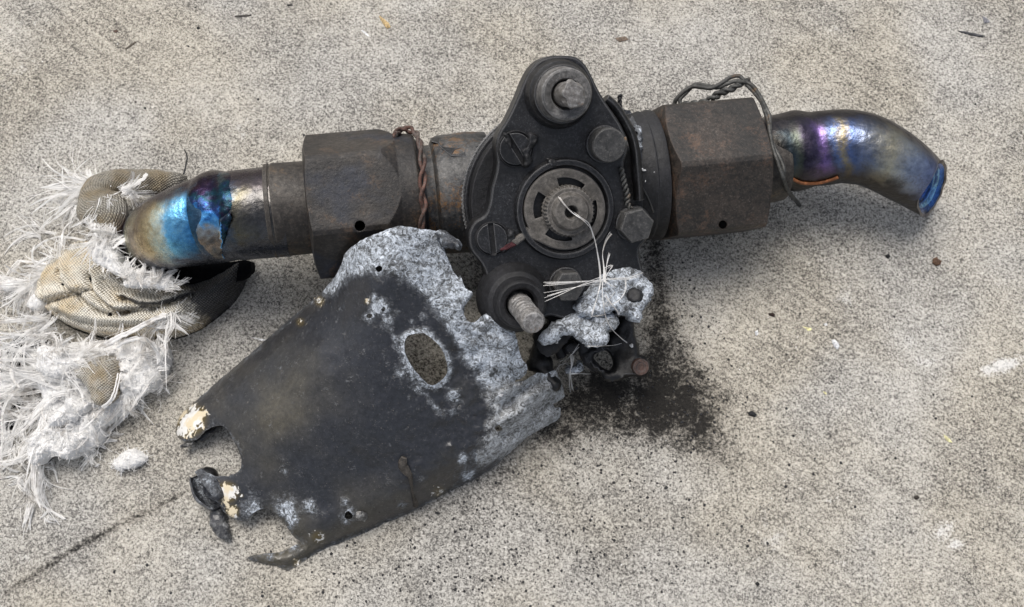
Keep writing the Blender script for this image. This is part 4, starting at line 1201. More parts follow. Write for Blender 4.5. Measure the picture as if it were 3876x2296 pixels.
def cover_att(co):
    u, v = co[:, 0], co[:, 1]
    ins = pip(u, v, white_poly)
    d = pdist(u, v, white_poly)
    m = np.clip(np.where(ins, 1, -1) * d / 70 + .42, 0, 1.05)
    m = np.maximum(m, 1.0 - pdist(u, v, bighole) / 34 + .25 * np.array([nz((a_, b_), .02) for a_, b_ in co]))
    for h in sh: m = np.maximum(m, .62 - pdist(u, v, h) / 50)
    for (k, x, y, R, w) in [('7', 555, 600, 45, .9), ('7', 520, 540, 25, .75), ('7', 600, 680, 26, .8), ('7', 665, 620, 12, .8), ('7', 755, 690, 12, .8), ('7', 830, 655, 20, .5), ('7', 1025, 1150, 28, .85), ('7', 1010, 1250, 20, .5), ('7', 690, 1000, 30, .6), ('7', 800, 1120, 30, .6),
                            ('8', 640, 930, 50, .8), ('8', 860, 940, 55, .85), ('8', 900, 1020, 36, .8), ('8', 1030, 930, 34, .8), ('8', 860, 690, 16, .65), ('8', 1265, 895, 20, .6), ('8', 1650, 920, 22, .6), ('8', 2060, 600, 26, .85), ('8', 1990, 160, 26, .85), ('8', 1700, 180, 12, .8), ('8', 2200, 600, 45, .9), ('8', 2290, 480, 50, .9), ('8', 2100, 720, 40, .7), ('8', 920, 1190, 26, .9), ('8', 750, 1250, 24, .5), ('8', 600, 960, 30, .6), ('8', 215, 255, 26, .95)]:
        a, b = Z(k, x, y)
        m = np.maximum(m, w * np.exp(-((u - a) ** 2 + (v - b) ** 2) / (R / (1.65 if k == '7' else 1.79) * 1.6) ** 2))
    # seam running past the hole, and scuffed edges
    sm = pdist(u, v, ZL('7', [(500, 540), (600, 700), (690, 900), (720, 1000), (830, 1130), (950, 1270)]), False)
    m = np.maximum(m, .55 - sm / 45)
    de = pdist(u, v, outline)
    m = np.maximum(m, .34 - de / 60)
    g = np.clip((v - 1390 + (u - 1950) * .25) / 60, 0, 1) * (u > 1800)
    fl = np.zeros(len(u))
    for (x, y, R, w) in [(215, 340, 110, 1.0), (270, 300, 60, .9), (465, 830, 75, 1.0), (500, 960, 50, .9), (170, 400, 60, .9), (1080, 1130, 60, .55), (940, 1310, 40, .6), (1900, 830, 60, .5), (560, 850, 14, .8)]:
        a, b = Z('8', x, y)
        fl = np.maximum(fl, w * np.exp(-((u - a) ** 2 + (v - b) ** 2) / (R / 1.79) ** 2))
    for (x, y, R, w) in [(180, 560, 40, .6), (60, 690, 40, .5), (480, 560, 22, .8)]:
        a, b = Z('7', x, y)
        fl = np.maximum(fl, w * np.exp(-((u - a) ** 2 + (v - b) ** 2) / (R / 1.65) ** 2))
    br = np.zeros(len(u))
    for (x, y, R, w) in [(720, 980, 190, .66), (640, 1090, 120, .5), (600, 1000, 120, .45), (900, 1290, 160, .45), (1100, 1180, 90, .35), (1130, 960, 70, .4), (700, 1330, 120, .9)]:
        br = np.maximum(br, w * np.exp(-((u - x * 1.547) ** 2 + (v - y * 1.547) ** 2) / (R * 1.547) ** 2))
    return {'oxide': m.tolist(), 'grey': (g * .5).tolist(), 'flake': fl.tolist(), 'brown': br.tolist()}
mb = MB()
slab(mb, outline, cover_top, lambda co, T: [p - c * 9 - Vector((0, 0, 2)) for p in T], [bighole] + sh, 12, cover_att)
cov = mb.build('cover_sheet', M['sheet'], cover, 60)
bvC = bvh_of([cov])
# lug curled back over the neck
def flat_attr(ox=.5, grey=0, fl=0): return lambda co: {'oxide': [ox + .3 * nz((p[0], p[1]), .03) for p in co], 'grey': [grey] * len(co), 'flake': [fl] * len(co)}
lump('curled_lug', ZL('7', [(905, 120), (950, 116), (1000, 140), (1045, 175), (1070, 205), (1055, 238), (1020, 230), (970, 225), (930, 190), (910, 160)]), 640, 34, M['sheet'], cover, step=8, thick=22, Rr=26, rough=10, attrs=flat_attr(.42))
# rolled bore edge under the upper left lug
lump('rolled_edge', ZL('8', [(262, 470), (282, 435), (325, 400), (380, 382), (440, 378), (400, 412), (350, 450), (305, 485), (265, 492), (225, 505), (180, 528), (140, 520), (165, 500), (220, 490)]), 48, 12, M['sheet'], cover, step=8, thick=14, Rr=10, rough=3, attrs=flat_attr(.3, 1), jit=1)
# curled tongue with a dark hollow at the lower left
cp = [Z('8', x, y) for x, y in ((255, 700), (290, 745), (330, 800), (370, 850), (420, 900))]
pth = [P(*p, 62) for p in catmull(cp, 4)]
mb = MB()
rings = []
for i, p in enumerate(pth):
    t = (pth[min(i + 1, len(pth) - 1)] - pth[max(0, i - 1)]).normalized()
    e1 = (c - t * c.dot(t)).normalized(); e2 = t.cross(e1)
    R = 26 + 30 * math.sin(i / (len(pth) - 1) * math.pi * .9)
    rg = []
    for j in range(22):
        a = math.radians(60 + 285 * j / 21)
        rr_ = R * (1 + .06 * nz((i, j, 3), .4))
        rg.append(p + e1 * (rr_ * math.cos(a)) + e2 * (rr_ * math.sin(a)))
    rings.append(rg)
outer = [q for rg in rings for q in rg]
innr = [pth[i] + (q - pth[i]) * .84 for i, rg in enumerate(rings) for q in rg]
n0 = len(outer); K = 22; nr = len(rings)
fs = []
for i in range(nr - 1):
    for j in range(K - 1):
        a = i * K + j
        fs.append((a, a + 1, a + K + 1, a + K)); fs.append((n0 + a, n0 + a + K, n0 + a + K + 1, n0 + a + 1))
    for j in (0, K - 1):
        a = i * K + j; fs.append((a, a + K, n0 + a + K, n0 + a))
for i in (0, nr - 1):
    for j in range(K - 1):
        a = i * K + j; fs.append((a, a + 1, n0 + a + 1, n0 + a))
mb.add(outer + innr, fs, None, oxide=[.35 + .35 * nz(p, .03) for p in outer + innr], grey=[0] * (2 * n0), flake=[0] * (2 * n0))
mb.build('curled_tongue', M['sheet'], cover, 60)
lump('curled_tongue', ZL('8', [(300, 665), (330, 658), (375, 670), (402, 712), (395, 760), (372, 800), (340, 770), (300, 735), (275, 700)]), 70, 22, M['soot'], cover, step=8, thick=12, Rr=24, rough=4, jit=1)
# leaf-shaped flap hanging below
lump('torn_flap', ZL('8', [(365, 930), (400, 928), (440, 965), (462, 1030), (478, 1100), (482, 1145), (440, 1150), (380, 1110), (350, 1050), (345, 985)]), 26, 22, M['sheet'], cover, step=8, thick=10, Rr=30, rough=8, attrs=flat_attr(.36, .6))
# twisted sliver standing on the sheet
sl_ = [(1650, 590), (1640, 640), (1662, 680), (1690, 720), (1700, 780), (1712, 850), (1730, 900), (1725, 925)]
sw = [16, 26, 24, 15, 8, 7, 15, 13]
pts = catmull([(*Z('8', x + 14, y), w) for (x, y), w in zip(sl_, sw)], 4)
mb = MB(); pth = [hit(bvC, p[0], p[1], 10) for p in pts]
tube(mb, pth, [p[2] / 1.79 * 1.1 for p in pts], 10, lambda t, a: 1 + .25 * nz((math.cos(a) * 2, t * 14, 0), 1), flat=.6)
mb.att = {'oxide': [.25] * len(mb.v), 'grey': [1.0] * len(mb.v), 'flake': [0.0] * len(mb.v)}
mb.build('torn_sliver', M['sleeve'], cover, 60)
ts = lump('torn_rivet', ZL('8', [(1330, 975), (1370, 955), (1410, 970), (1418, 1005), (1390, 1025), (1345, 1015)]), 0, 14, M['sheet'], cover, step=6, thick=10, Rr=14, attrs=flat_attr(.55, 1), hf=lambda p: hit(bvC, p[0], p[1], 4).z)

# ------------------------------------------------------------------ insulation sleeve
ins = empty('insulation_sleeve', Vector((*P(430, 1180, 0).xy, 0)))
tag(ins, 'frayed white glass fibre insulation sleeve bunched round the blue pipe elbow', 'insulation')
def cloth(name, k, pts, mat, burnf=None, nseg=40, wr=0.06, n=8, flat=1.0, parent=ins, label=None):
    """pts (x, y, h, radius px)"""
    q = catmull([(*Z(k, x, y), h, R) for x, y, h, R in pts], n)
    path = [P(p[0], p[1], p[2]) for p in q]
    mb = MB()
    tube(mb, path, [p[3] * k_at(pp) for p, pp in zip(q, path)], nseg, lambda t, a: 1 + wr * nz((math.cos(a) * 1.6, math.sin(a) * 1.6, t * 9), 1) + wr * .6 * nz((math.cos(a) * 4, math.sin(a) * 4, t * 20), 1), flat=flat)
    b = []
    for p in mb.v:
        p.z = max(p.z, 1.5)
        u, v = proj(p)
        b.append(burnf(u, v) if burnf else 0.0)
    mb.att['burn'] = b
    o = mb.build(name, mat, parent, 80)
    if label: o['label'] = label
    return o
burnR = lambda u, v: max(0, min(1, (u - 640) / 170 + (1060 - v) / 400))
burnB = lambda u, v: max(0, min(1, (u - 560) / 120)) * .5 + max(0, 1 - math.hypot(u - 620, v - 790) / 130) * .8
f1 = cloth('cloth_cuff', 'a', [(1870, 300, 60, 45), (1760, 270, 90, 50), (1560, 245, 110, 48), (1330, 235, 130, 46), (1130, 260, 150, 52), (1010, 340, 165, 62), (1010, 470, 180, 84), (1080, 590, 190, 88), (1060, 720, 190, 66), (960, 850, 190, 56)], M['fabric3'], burnB, wr=.14, flat=.75)
SL = resample(catmull(ZL('1', [(480, 840), (560, 765), (640, 715), (740, 740), (860, 780), (910, 880), (1010, 950), (1150, 975), (1300, 1005), (1500, 1020), (1690, 950), (1830, 860), (1862, 930), (1800, 1090), (1660, 1235), (1500, 1345), (1350, 1400), (1100, 1425), (800, 1405), (560, 1335), (420, 1235), (350, 1130), (345, 1030), (400, 920)]), 3, True), 10, 1.5)
CR = [catmull(ZL('1', q), 4) for q in ([(345, 1150), (420, 1168), (520, 1150), (650, 1112), (760, 1085)], [(572, 950), (600, 1030), (680, 1090), (760, 1150), (850, 1220), (940, 1246), (1040, 1238)],
      [(800, 990), (830, 1090), (900, 1170), (1000, 1228), (1100, 1225), (1240, 1212)], [(1040, 1140), (1120, 1172), (1200, 1190), (1330, 1185), (1500, 1120)], [(425, 920), (408, 1000), (430, 1080), (475, 1165)],
      [(560, 1240), (700, 1300), (900, 1330), (1200, 1330), (1450, 1260)], [(900, 1010), (1000, 1060), (1150, 1080), (1300, 1120)])]
def sdist(px, py, line):
    """distance to an open line, signed by side"""
    L_ = np.asarray(line, float)
    best = np.full(len(px), 1e18); sg = np.zeros(len(px))
    for a_, b_ in zip(L_, L_[1:]):
        d_ = b_ - a_; L2 = max(d_.dot(d_), 1e-9)
        t_ = np.clip(((px - a_[0]) * d_[0] + (py - a_[1]) * d_[1]) / L2, 0, 1)
        ex, ey = px - a_[0] - t_ * d_[0], py - a_[1] - t_ * d_[1]
        q_ = ex ** 2 + ey ** 2
        m_ = q_ < best
        best = np.where(m_, q_, best); sg = np.where(m_, np.sign(d_[0] * ey - d_[1] * ex), sg)
    return np.sqrt(best), sg
mb = MB()
def sl_top(co):
    d = pdist(co[:, 0], co[:, 1], SL)
    h = 55 + 120 * np.sqrt(np.clip(1 - (1 - np.minimum(1, d / 115)) ** 2, 0, 1))
    for i_, ln in enumerate(CR):
        q, sg = sdist(co[:, 0], co[:, 1], ln)
        qs = q * sg
        amp = (20, 20, 24, 22, 14, 14, 12)[i_]
        h += amp * np.exp(-((qs + 17) / 13) ** 2) - amp * 1.5 * np.exp(-((qs - 7) / 8) ** 2)
    return [P(p[0], p[1], 0) + c * (float(hh) + 9 * nz((p[0], p[1]), .014) + 4 * nz((p[0], p[1]), .045)) for p, hh in zip(co, h)]
def sl_att(co):
    u, v = co[:, 0], co[:, 1]
    x1, y1 = u * 1.978, (v - 550) * 1.978
    b_ = np.clip((x1 - 1230) / 330 - (y1 - 1050) / 700, 0, 1) * .9
    for ln, w_ in ((CR[2], .62), (CR[3], .8)):
        q, sg = sdist(u, v, ln)
        b_ = np.maximum(b_, w_ * np.exp(-((q * sg + 4) / 13) ** 2) * np.clip((x1 - 780) / 150, 0, 1))
    return {'burn': b_.tolist()}
slab(mb, SL, sl_top, lambda co, T: [Vector((p.x, p.y, max(2, p.z - 150))) for p in T], (), 8, sl_att)
f2 = mb.build('woven_sleeve', M['fabric'], ins, 80)
f4 = lump('woven_scrap', ZL('b', [(740, 790), (840, 740), (960, 690), (1100, 670), (1190, 740), (1215, 900), (1190, 1060), (1120, 1160), (1010, 1175), (940, 1120), (925, 1040), (870, 960), (790, 880)]), 120, 60, M['fabric2'], ins, step=12, thick=120, Rr=75, rough=16)
# folds: rolled hems lying over the sleeve
bvF = bvh_of([f1, f2, f4])
def hem(k, pts, R, mat, burn=0.0, lift=2):
    q = catmull([Z(k, *p) for p in pts], 6)
    pth = [hit(bvF, p[0], p[1], lift) for p in q]
    mb = MB(); tube(mb, pth, [R * (.4 + .6 * math.sin(math.pi * (i + .5) / len(pth))) for i in range(len(pth))], 10, lambda t, a: 1 + .15 * nz((math.cos(a), t * 20, 0), 1))
    mb.att['burn'] = [burn] * len(mb.v)
    mb.build('cloth_fold', mat, ins, 80)
for k, x, y, R in (('a', 640, 1290, 6), ('a', 935, 1235, 8), ('b', 1120, 255, 8)):
    p = hit(bvF, *Z(k, x, y), -2)
    mb = MB(); lathe(mb, p, c, [(-6, 0), (-4, R * 1.3), (3, R * .9), (6, R * .4), (6.5, 0)], 12, lambda a, w: 1 + .25 * math.sin(3 * a + x))
    mb.build('burn_spot', M['black'], ins, 80)
# black sheet added to paint the shade in the hollow below the pipe
lump('hollow_shade', ZL('1', [(880, 740), (1000, 860), (1250, 900), (1600, 880), (1850, 860), (1880, 930), (1800, 1010), (1600, 1060), (1300, 1030), (1000, 980), (900, 900), (860, 800)]), 95, 8, M['black'], ins, step=16, thick=60, rough=14, attrs=None)
# wool lumps
woolbits = []
def wool(name, k, pts, h, infl, parent=ins, amp=14, thick=None, Rr=36, step=6):
    o = lump(name, ZL(k, pts), h, infl, M['wool'], parent, step=step, thick=thick or (h + infl * .2), Rr=Rr, rough=amp, jit=5)
    woolbits.append(o); return o
wool('wool_mass', 'b', [(360, 640), (480, 540), (700, 540), (900, 520), (1150, 500), (1400, 470), (1620, 520), (1720, 660), (1690, 830), (1600, 980), (1440, 1080), (1340, 1200), (1230, 1290), (1060, 1400), (1040, 1520), (900, 1640), (740, 1680), (560, 1660), (420, 1500), (380, 1300), (430, 1100), (380, 900), (350, 760)], 44, 52, amp=46, Rr=90, step=9)
wool('wool_batt', 'c', [(230, 260), (330, 190), (420, 180), (540, 230), (600, 280), (590, 340), (540, 440), (450, 432), (390, 410), (340, 440), (280, 500), (230, 440), (210, 340)], 60, 60, amp=22)
wool('wool_batt', 'b', [(650, 1180), (700, 1100), (800, 1055), (840, 1130), (930, 1130), (950, 1190), (860, 1260), (780, 1330), (640, 1380), (520, 1400), (520, 1300)], 90, 50, amp=18)
wool('wool_batt', 'b', [(380, 620), (420, 560), (520, 570), (640, 620), (780, 680), (860, 660), (870, 720), (780, 760), (700, 860), (560, 900), (440, 850), (385, 760)], 110, 44, amp=14)
wool('wool_batt', 'b', [(1240, 720), (1340, 640), (1500, 640), (1620, 700), (1660, 800), (1640, 940), (1500, 1040), (1360, 1040), (1250, 950)], 60, 50, amp=16)
wool('wool_batt', 'a', [(1260, 1260), (1330, 1200), (1420, 1120), (1520, 1160), (1600, 1130), (1700, 1180), (1760, 1260), (1740, 1350), (1600, 1330), (1450, 1310), (1330, 1320)], 250, 20, amp=14, thick=60)
wool('wool_batt', 'a', [(940, 880), (1020, 860), (1130, 880), (1190, 960), (1230, 1060), (1280, 1140), (1200, 1180), (1080, 1130), (960, 1060), (920, 960)], 255, 24, amp=16, thick=60)
wool('wool_batt', 'a', [(0, 1280), (80, 1240), (180, 1240), (190, 1310), (120, 1360), (30, 1340)], 40, 30, amp=10)
wool('wool_batt', 'a', [(300, 1430), (400, 1360), (480, 1390), (500, 1480), (420, 1560), (310, 1530)], 80, 40, amp=12)
wool('wool_batt', 'b', [(-200, 930), (40, 880), (250, 880), (420, 850), (440, 960), (330, 1000), (100, 1060), (-200, 1100)], 30, 30, amp=12)
lump('gap_shade', ZL('b', [(-150, 760), (60, 720), (330, 780), (400, 830), (250, 880), (60, 900), (-150, 960)]), 20, 10, M['black'], ins, step=20, thick=28, rough=10)  # black sheets added as painted shadow in the gaps between strands
lump('gap_shade', ZL('b', [(-100, 1060), (120, 1080), (230, 1150), (240, 1300), (150, 1400), (0, 1420), (-100, 1380)]), 14, 10, M['black'], ins, step=20, thick=22, rough=10)
lump('gap_shade', ZL('b', [(160, 460), (330, 400), (440, 480), (360, 640), (180, 690), (60, 640)]), 40, 10, M['black'], ins, step=20, thick=46, rough=10)

# fibres
class Fib:
    def __init__(s): s.v, s.f = [], []
    def add(s, pts, R, R1=None):
        """a fibre: a narrow strip of glass with a slight ridge, lying face up with some roll"""
        n = len(pts); b = len(s.v)
        R1 = R if R1 is None else R1
        fc = (c + Vector((random.gauss(0, .35), random.gauss(0, .35), .2))).normalized()
        for i, p in enumerate(pts):
            t = (pts[min(i + 1, n - 1)] - pts[max(i - 1, 0)])
            if t.length < 1e-6: t = Vector((1, 0, 0))
            t.normalize()
            e2 = t.cross(fc)
            e2 = e2.normalized() if e2.length > .05 else t.orthogonal().normalized()
            e1 = e2.cross(t)
            rr = (R + (R1 - R) * i / (n - 1)) * 1.15
            s.v += [p - e2 * rr, p + e1 * (rr * .35), p + e2 * rr]
        for i in range(n - 1):
            for j in range(2):
                s.f.append((b + i * 3 + j, b + i * 3 + j + 1, b + (i + 1) * 3 + j + 1, b + (i + 1) * 3 + j))
    def build(s, name, parent, mat=None):
        mb = MB(); mb.v, mb.f, mb.uv = s.v, s.f, [(0, 0)] * len(s.v)
        return mb.build(name, mat or M['fibre'], parent, 180)
G = random.gauss
def tuft(fb, k, x, y, h, ang, spread, n, L, rise=0.2, curl=.12, R=0.85, base=12, grav=.07, seg=11):
    """wisps: fibres stick together in tapering locks, with a few strays"""
    u, v = Z(k, x, y)
    left = n * 1.05
    spread *= .7; L *= 1.15
    while left > 0:
        m = random.choice((1, 1, 1, 2, 4, 8, 14))
        left -= m
        p = P(u + G(0, base), v + G(0, base), max(3, h + G(0, 10)))
        a = math.radians(ang + G(0, spread))
        d = (r * math.cos(a) + Vector((0, 1, 0)) * math.sin(a) + Vector((0, 0, rise + G(0, .25)))).normalized()
        l = L * random.uniform(.5, 1.25) / seg
        cu = curl * random.choice((.5, 1, 1.6))
        bend = Vector((G(0, cu), G(0, cu), G(0, cu * .6)))
        pts = [p]
        for i in range(seg):
            d = (d + bend + Vector((G(0, curl * .3), G(0, curl * .3), G(0, curl * .3) - grav))).normalized()
            p = p + d * l
            if p.z < 3: p = Vector((p.x, p.y, 3 + random.random() * 2)); d.z = max(d.z, 0)
            pts.append(p)
        wid = 1.8 + m * .5
        tip = random.choice((.1, .15, .3, .9))
        for q in range(m):
            o = Vector((G(0, wid), G(0, wid), G(0, wid * .5)))
            e = seg + 1 - random.choice((0, 0, 0, 1, 2, 3))
            f = [pt + o * (.8 + (tip - .8) * (i / seg) ** 1.3) for i, pt in enumerate(pts[:e])]
            f = [Vector((z.x, z.y, max(z.z, 2))) for z in f]
            fb.add(f, R * random.uniform(.7, 1.25), R * .6)
fb = Fib()
# crop a : top left
T = [(980, 250, 150, 100, 35, 60, 70), (900, 260, 150, 165, 20, 120, 190), (800, 330, 120, 175, 16, 60, 170), (820, 420, 120, 215, 20, 70, 120), (760, 480, 90, 230, 25, 40, 110), (860, 500, 120, 310, 30, 60, 90), (1000, 480, 230, 250, 60, 90, 80), (1100, 400, 240, 280, 80, 140, 90), (1250, 320, 230, 20, 30, 80, 90), (1350, 300, 220, 330, 40, 60, 80), (960, 620, 230, 280, 40, 80, 80), (1020, 700, 260, 270, 40, 120, 80), (1120, 720, 270, 260, 40, 160, 90), (1000, 830, 270, 250, 60, 160, 90), (1150, 840, 270, 30, 40, 90, 70), (1080, 950, 270, 300, 60, 140, 80),
     (620, 920, 150, 100, 25, 50, 70), (580, 980, 130, 150, 60, 90, 80), (500, 1100, 110, 220, 35, 120, 140), (420, 1180, 90, 215, 30, 140, 150), (330, 1280, 70, 230, 40, 120, 150), (100, 1180, 40, 90, 40, 40, 70), (140, 1250, 40, 190, 30, 60, 110), (80, 1300, 40, 180, 60, 80, 110), (250, 1350, 60, 240, 50, 120, 130), (400, 750, 5, 150, 30, 50, 120), (560, 800, 20, 170, 20, 14, 150),
     (1330, 1230, 265, 90, 60, 120, 50), (1450, 1200, 270, 70, 60, 140, 60), (1600, 1200, 270, 60, 60, 140, 60), (1700, 1280, 260, 0, 60, 120, 60), (1250, 1130, 270, 40, 50, 90, 60)]
for x, y, h, a, sp, n, L in T: tuft(fb, 'a', x, y, h, a, sp, n * .6, L, base=14)
# crop b : middle and lower left
T = [(480, 250, 120, 240, 50, 120, 110), (500, 380, 110, 195, 12, 120, 260), (450, 420, 90, 205, 14, 120, 260), (500, 480, 110, 255, 40, 100, 120), (430, 700, 90, 185, 20, 120, 240), (380, 830, 70, 190, 16, 160, 260), (420, 930, 60, 182, 12, 200, 290), (700, 990, 110, 178, 8, 160, 260), (300, 960, 50, 200, 25, 120, 200), (320, 1000, 50, 285, 14, 50, 110), (200, 560, 40, 215, 30, 80, 160), (60, 620, 30, 260, 40, 90, 120), (60, 780, 30, 200, 40, 90, 120), (40, 650, 30, 90, 15, 40, 60),
     (600, 640, 160, 30, 90, 120, 80), (760, 640, 150, 340, 70, 120, 90), (920, 560, 160, 80, 40, 60, 70), (700, 800, 160, 340, 40, 120, 110), (880, 740, 160, 320, 30, 100, 110),
     (1500, 620, 130, 80, 60, 160, 90), (1640, 700, 120, 40, 35, 120, 70), (1600, 620, 130, 110, 40, 80, 90), (1400, 700, 140, 60, 60, 120, 70), (1330, 860, 120, 60, 50, 140, 70), (1500, 900, 90, 30, 40, 140, 80), (1420, 1000, 70, 330, 40, 140, 90), (1560, 1000, 50, 50, 50, 80, 90), (1300, 1060, 60, 250, 40, 120, 110), (1380, 1080, 50, 240, 14, 60, 150), (1230, 1050, 90, 250, 20, 80, 130),
     (1700, 260, 150, 285, 20, 160, 100), (1760, 250, 150, 310, 16, 160, 120), (1740, 220, 160, 60, 50, 40, 40), (1860, 260, 130, 30, 10, 60, 120), (1720, 240, 160, 205, 4, 70, 250), (1150, 520, 120, 20, 20, 60, 130),
     (430, 1180, 60, 230, 30, 140, 170), (300, 1140, 40, 220, 40, 140, 170), (200, 1250, 30, 250, 50, 140, 140), (120, 1350, 20, 90, 80, 90, 120), (500, 1250, 90, 250, 40, 100, 130), (760, 1180, 130, 210, 60, 100, 90), (880, 1250, 120, 300, 60, 100, 90), (980, 1210, 90, 10, 14, 40, 90), (1050, 1290, 60, 225, 12, 60, 150)]
for x, y, h, a, sp, n, L in T: tuft(fb, 'b', x, y, h, a, sp, n * (.55 if x < 560 else .4), L * (1.0 if x < 560 else .85), base=20, curl=.12 if x < 560 else .2)
# crop c : strands trailing at the bottom
T = [(330, 160, 90, 255, 14, 120, 200), (250, 380, 40, 266, 5, 150, 230), (235, 560, 14, 266, 4, 60, 120), (230, 760, 6, 258, 8, 70, 100), (312, 560, 10, 272, 2, 50, 140), (320, 820, 5, 270, 12, 40, 40), (300, 480, 20, 272, 3, 50, 110), (600, 260, 60, 320, 30, 50, 70), (620, 330, 40, 268, 5, 20, 70), (560, 300, 70, 300, 60, 120, 70), (700, 300, 20, 250, 40, 80, 70), (760, 250, 20, 300, 20, 50, 60), (650, 380, 20, 280, 60, 90, 70), (680, 468, 6, 5, 20, 16, 34), (240, 330, 50, 200, 50, 100, 100), (60, 260, 20, 220, 50, 120, 110), (90, 350, 8, 260, 30, 60, 90), (140, 560, 6, 250, 60, 70, 90), (450, 250, 110, 270, 90, 200, 60), (350, 300, 100, 200, 90, 160, 60), (700, 200, 50, 240, 30, 70, 90), (860, 120, 20, 30, 20, 18, 90), (330, 460, 10, 30, 25, 20, 40)]
for x, y, h, a, sp, n, L in T: tuft(fb, 'c', x, y, h, a, sp, n * .5, L * .9, base=11, curl=.10)
o = fb.build('fray_fibres', ins); o['kind'] = 'stuff'
# fuzz all over the wool
fz = Fib()
for o in woolbits:
    off = ins.location / S
    vs = o.data.vertices
    n = len(vs) // 2
    for i in range(n):
        if random.random() < .55:
            p = vs[i].co / S + off
            d = Vector((G(0, 1), G(0, 1), abs(G(0, .9)) + .2)).normalized()
            pts = [p]
            bend = Vector((G(0, .55), G(0, .55), G(0, .4)))
            for s_ in range(4):
                d = (d + bend).normalized(); p = p + d * random.uniform(2, 5.5); pts.append(Vector((p.x, p.y, max(p.z, 2))))
            fz.add(pts, 1.1, .5)
o = fz.build('wool_fuzz', ins); o['kind'] = 'stuff'
# single strands one can pick out
def strand(k, pts, R, mat=None, nm='fibre_strand', parent=ins, n=3):
    fbs = Fib()
    q = [P(*Z(k, x, y), h) for x, y, h in pts]
    for _ in range(n):
        o = Vector((G(0, R * 1.2), G(0, R * 1.2), abs(G(0, R))))
        w = [Vector(p) + o + Vector((G(0, R * .5), G(0, R * .5), 0)) for p in catmull([tuple(p) for p in q], 5)]
        fbs.add(w, R, R * .7)
    ob = fbs.build(nm, parent, mat)
    return ob
strand('a', [(440, 295, 60), (560, 265, 80), (680, 240, 110), (800, 230, 140)], 2.6)
strand('a', [(500, 300, 60), (620, 290, 90), (760, 300, 130)], 2.6)
strand('a', [(610, 530, 40), (680, 440, 90), (770, 360, 130)], 2.4)
strand('a', [(910, 110, 150), (940, 190, 160), (1010, 240, 170), (1130, 275, 180)], 4)
strand('a', [(1250, 335, 190), (1360, 290, 185), (1440, 235, 180), (1500, 170, 170)], 4)
strand('a', [(740, 480, 110), (850, 550, 150), (930, 660, 180)], 2.6)
strand('a', [(960, 690, 270), (1000, 800, 270)], 5)
strand('a', [(1190, 910, 275), (1330, 810, 280)], 4)
strand('a', [(320, 950, 20), (450, 850, 60), (600, 800, 90), (740, 810, 110), (870, 840, 120)], 1.8)
strand('a', [(200, 1040, 20), (330, 1055, 40), (450, 1080, 60)], 2)
strand('a', [(0, 1250, 20), (120, 1240, 40), (230, 1250, 60)], 2.2)
strand('a', [(1720, 1220, 250), (1830, 1240, 240), (1930, 1255, 220)], 1.8)
strand('b', [(0, 485, 20), (120, 475, 40), (260, 430, 60), (440, 350, 100)], 3)
strand('b', [(230, 400, 40), (260, 260, 60), (290, 90, 80), (300, 20, 90)], 2)
strand('b', [(0, 600, 15), (150, 520, 30), (300, 430, 60), (460, 390, 90)], 2)
strand('b', [(220, 680, 40), (300, 720, 50), (385, 750, 70)], 3.2)
strand('b', [(1040, 580, 150), (1200, 490, 165), (1400, 390, 175), (1560, 300, 180), (1690, 260, 180)], 4, n=6)
strand('b', [(1200, 560, 150), (1350, 500, 160), (1500, 510, 160), (1590, 600, 150), (1610, 740, 140)], 3)
strand('b', [(1620, 460, 140), (1690, 540, 130), (1700, 640, 110)], 2.6)
strand('b', [(1050, 1190, 150), (1140, 1110, 150), (1190, 1000, 150), (1220, 840, 150)], 3)
strand('b', [(820, 1420, 110), (930, 1340, 120), (1020, 1240, 120), (1060, 1200, 130)], 2.6)
strand('b', [(1100, 1450, 10), (1250, 1310, 20), (1380, 1160, 40), (1420, 1030, 60)], 3.4)
strand('b', [(1020, 1480, 20), (1080, 1370, 30), (1160, 1250, 50)], 2.4)
strand('b', [(350, 1250, 80), (480, 1180, 90), (580, 1070, 100)], 2.4)
strand('b', [(1690, 900, 8), (1800, 915, 5), (1900, 930, 4)], 1.6, n=1)
strand('c', [(0, 520, 5), (100, 455, 12), (225, 385, 30)], 2.6)
strand('c', [(0, 580, 4), (110, 570, 6), (180, 640, 6), (215, 710, 8), (300, 770, 6)], 1.8)
strand('c', [(215, 705, 8), (260, 740, 6), (310, 775, 5), (400, 830, 4), (460, 865, 4)], 1.8)
strand('c', [(620, 330, 50), (615, 400, 30), (608, 460, 8)], 2)
strand('c', [(575, 280, 70), (650, 320, 50), (740, 366, 8)], 2.2)
strand('c', [(705, 330, 10), (730, 220, 30), (810, 120, 50)], 2)
strand('c', [(325, 470, 20), (390, 425, 20)], 3, M['sleeve'], 'charred_strand')

# ------------------------------------------------------------------ loose tufts and litter
def loose(name, label, cat, ob):
    tag(ob, label, cat); return ob
wt = empty('wool_tuft', P(*Z('c', 910, 460), 0))
tag(wt, 'small white wool tuft lying alone on the concrete below the sleeve', 'wool tuft')
q = lump('wool_body', ZL('c', [(795, 470), (830, 430), (870, 390), (920, 370), (980, 380), (1035, 420), (1040, 450), (990, 490), (930, 510), (880, 522), (840, 530)]), 8, 34, M['wool'], wt, step=9, thick=12, Rr=36, rough=8, jit=3)
fw = Fib()
for i in range(len(q.data.vertices) // 2):
    p = q.data.vertices[i].co / S + wt.location / S
    d = Vector((G(0, 1), G(0, 1), abs(G(0, .6)))).normalized(); pts = [p]
    for s_ in range(4):
        d = (d + Vector((G(0, .3), G(0, .3), -.1))).normalized(); p = p + d * 6; pts.append(Vector((p.x, p.y, max(2, p.z))))
    fw.add(pts, 1, .5)
ob = fw.build('wool_hair', wt); ob['kind'] = 'stuff'

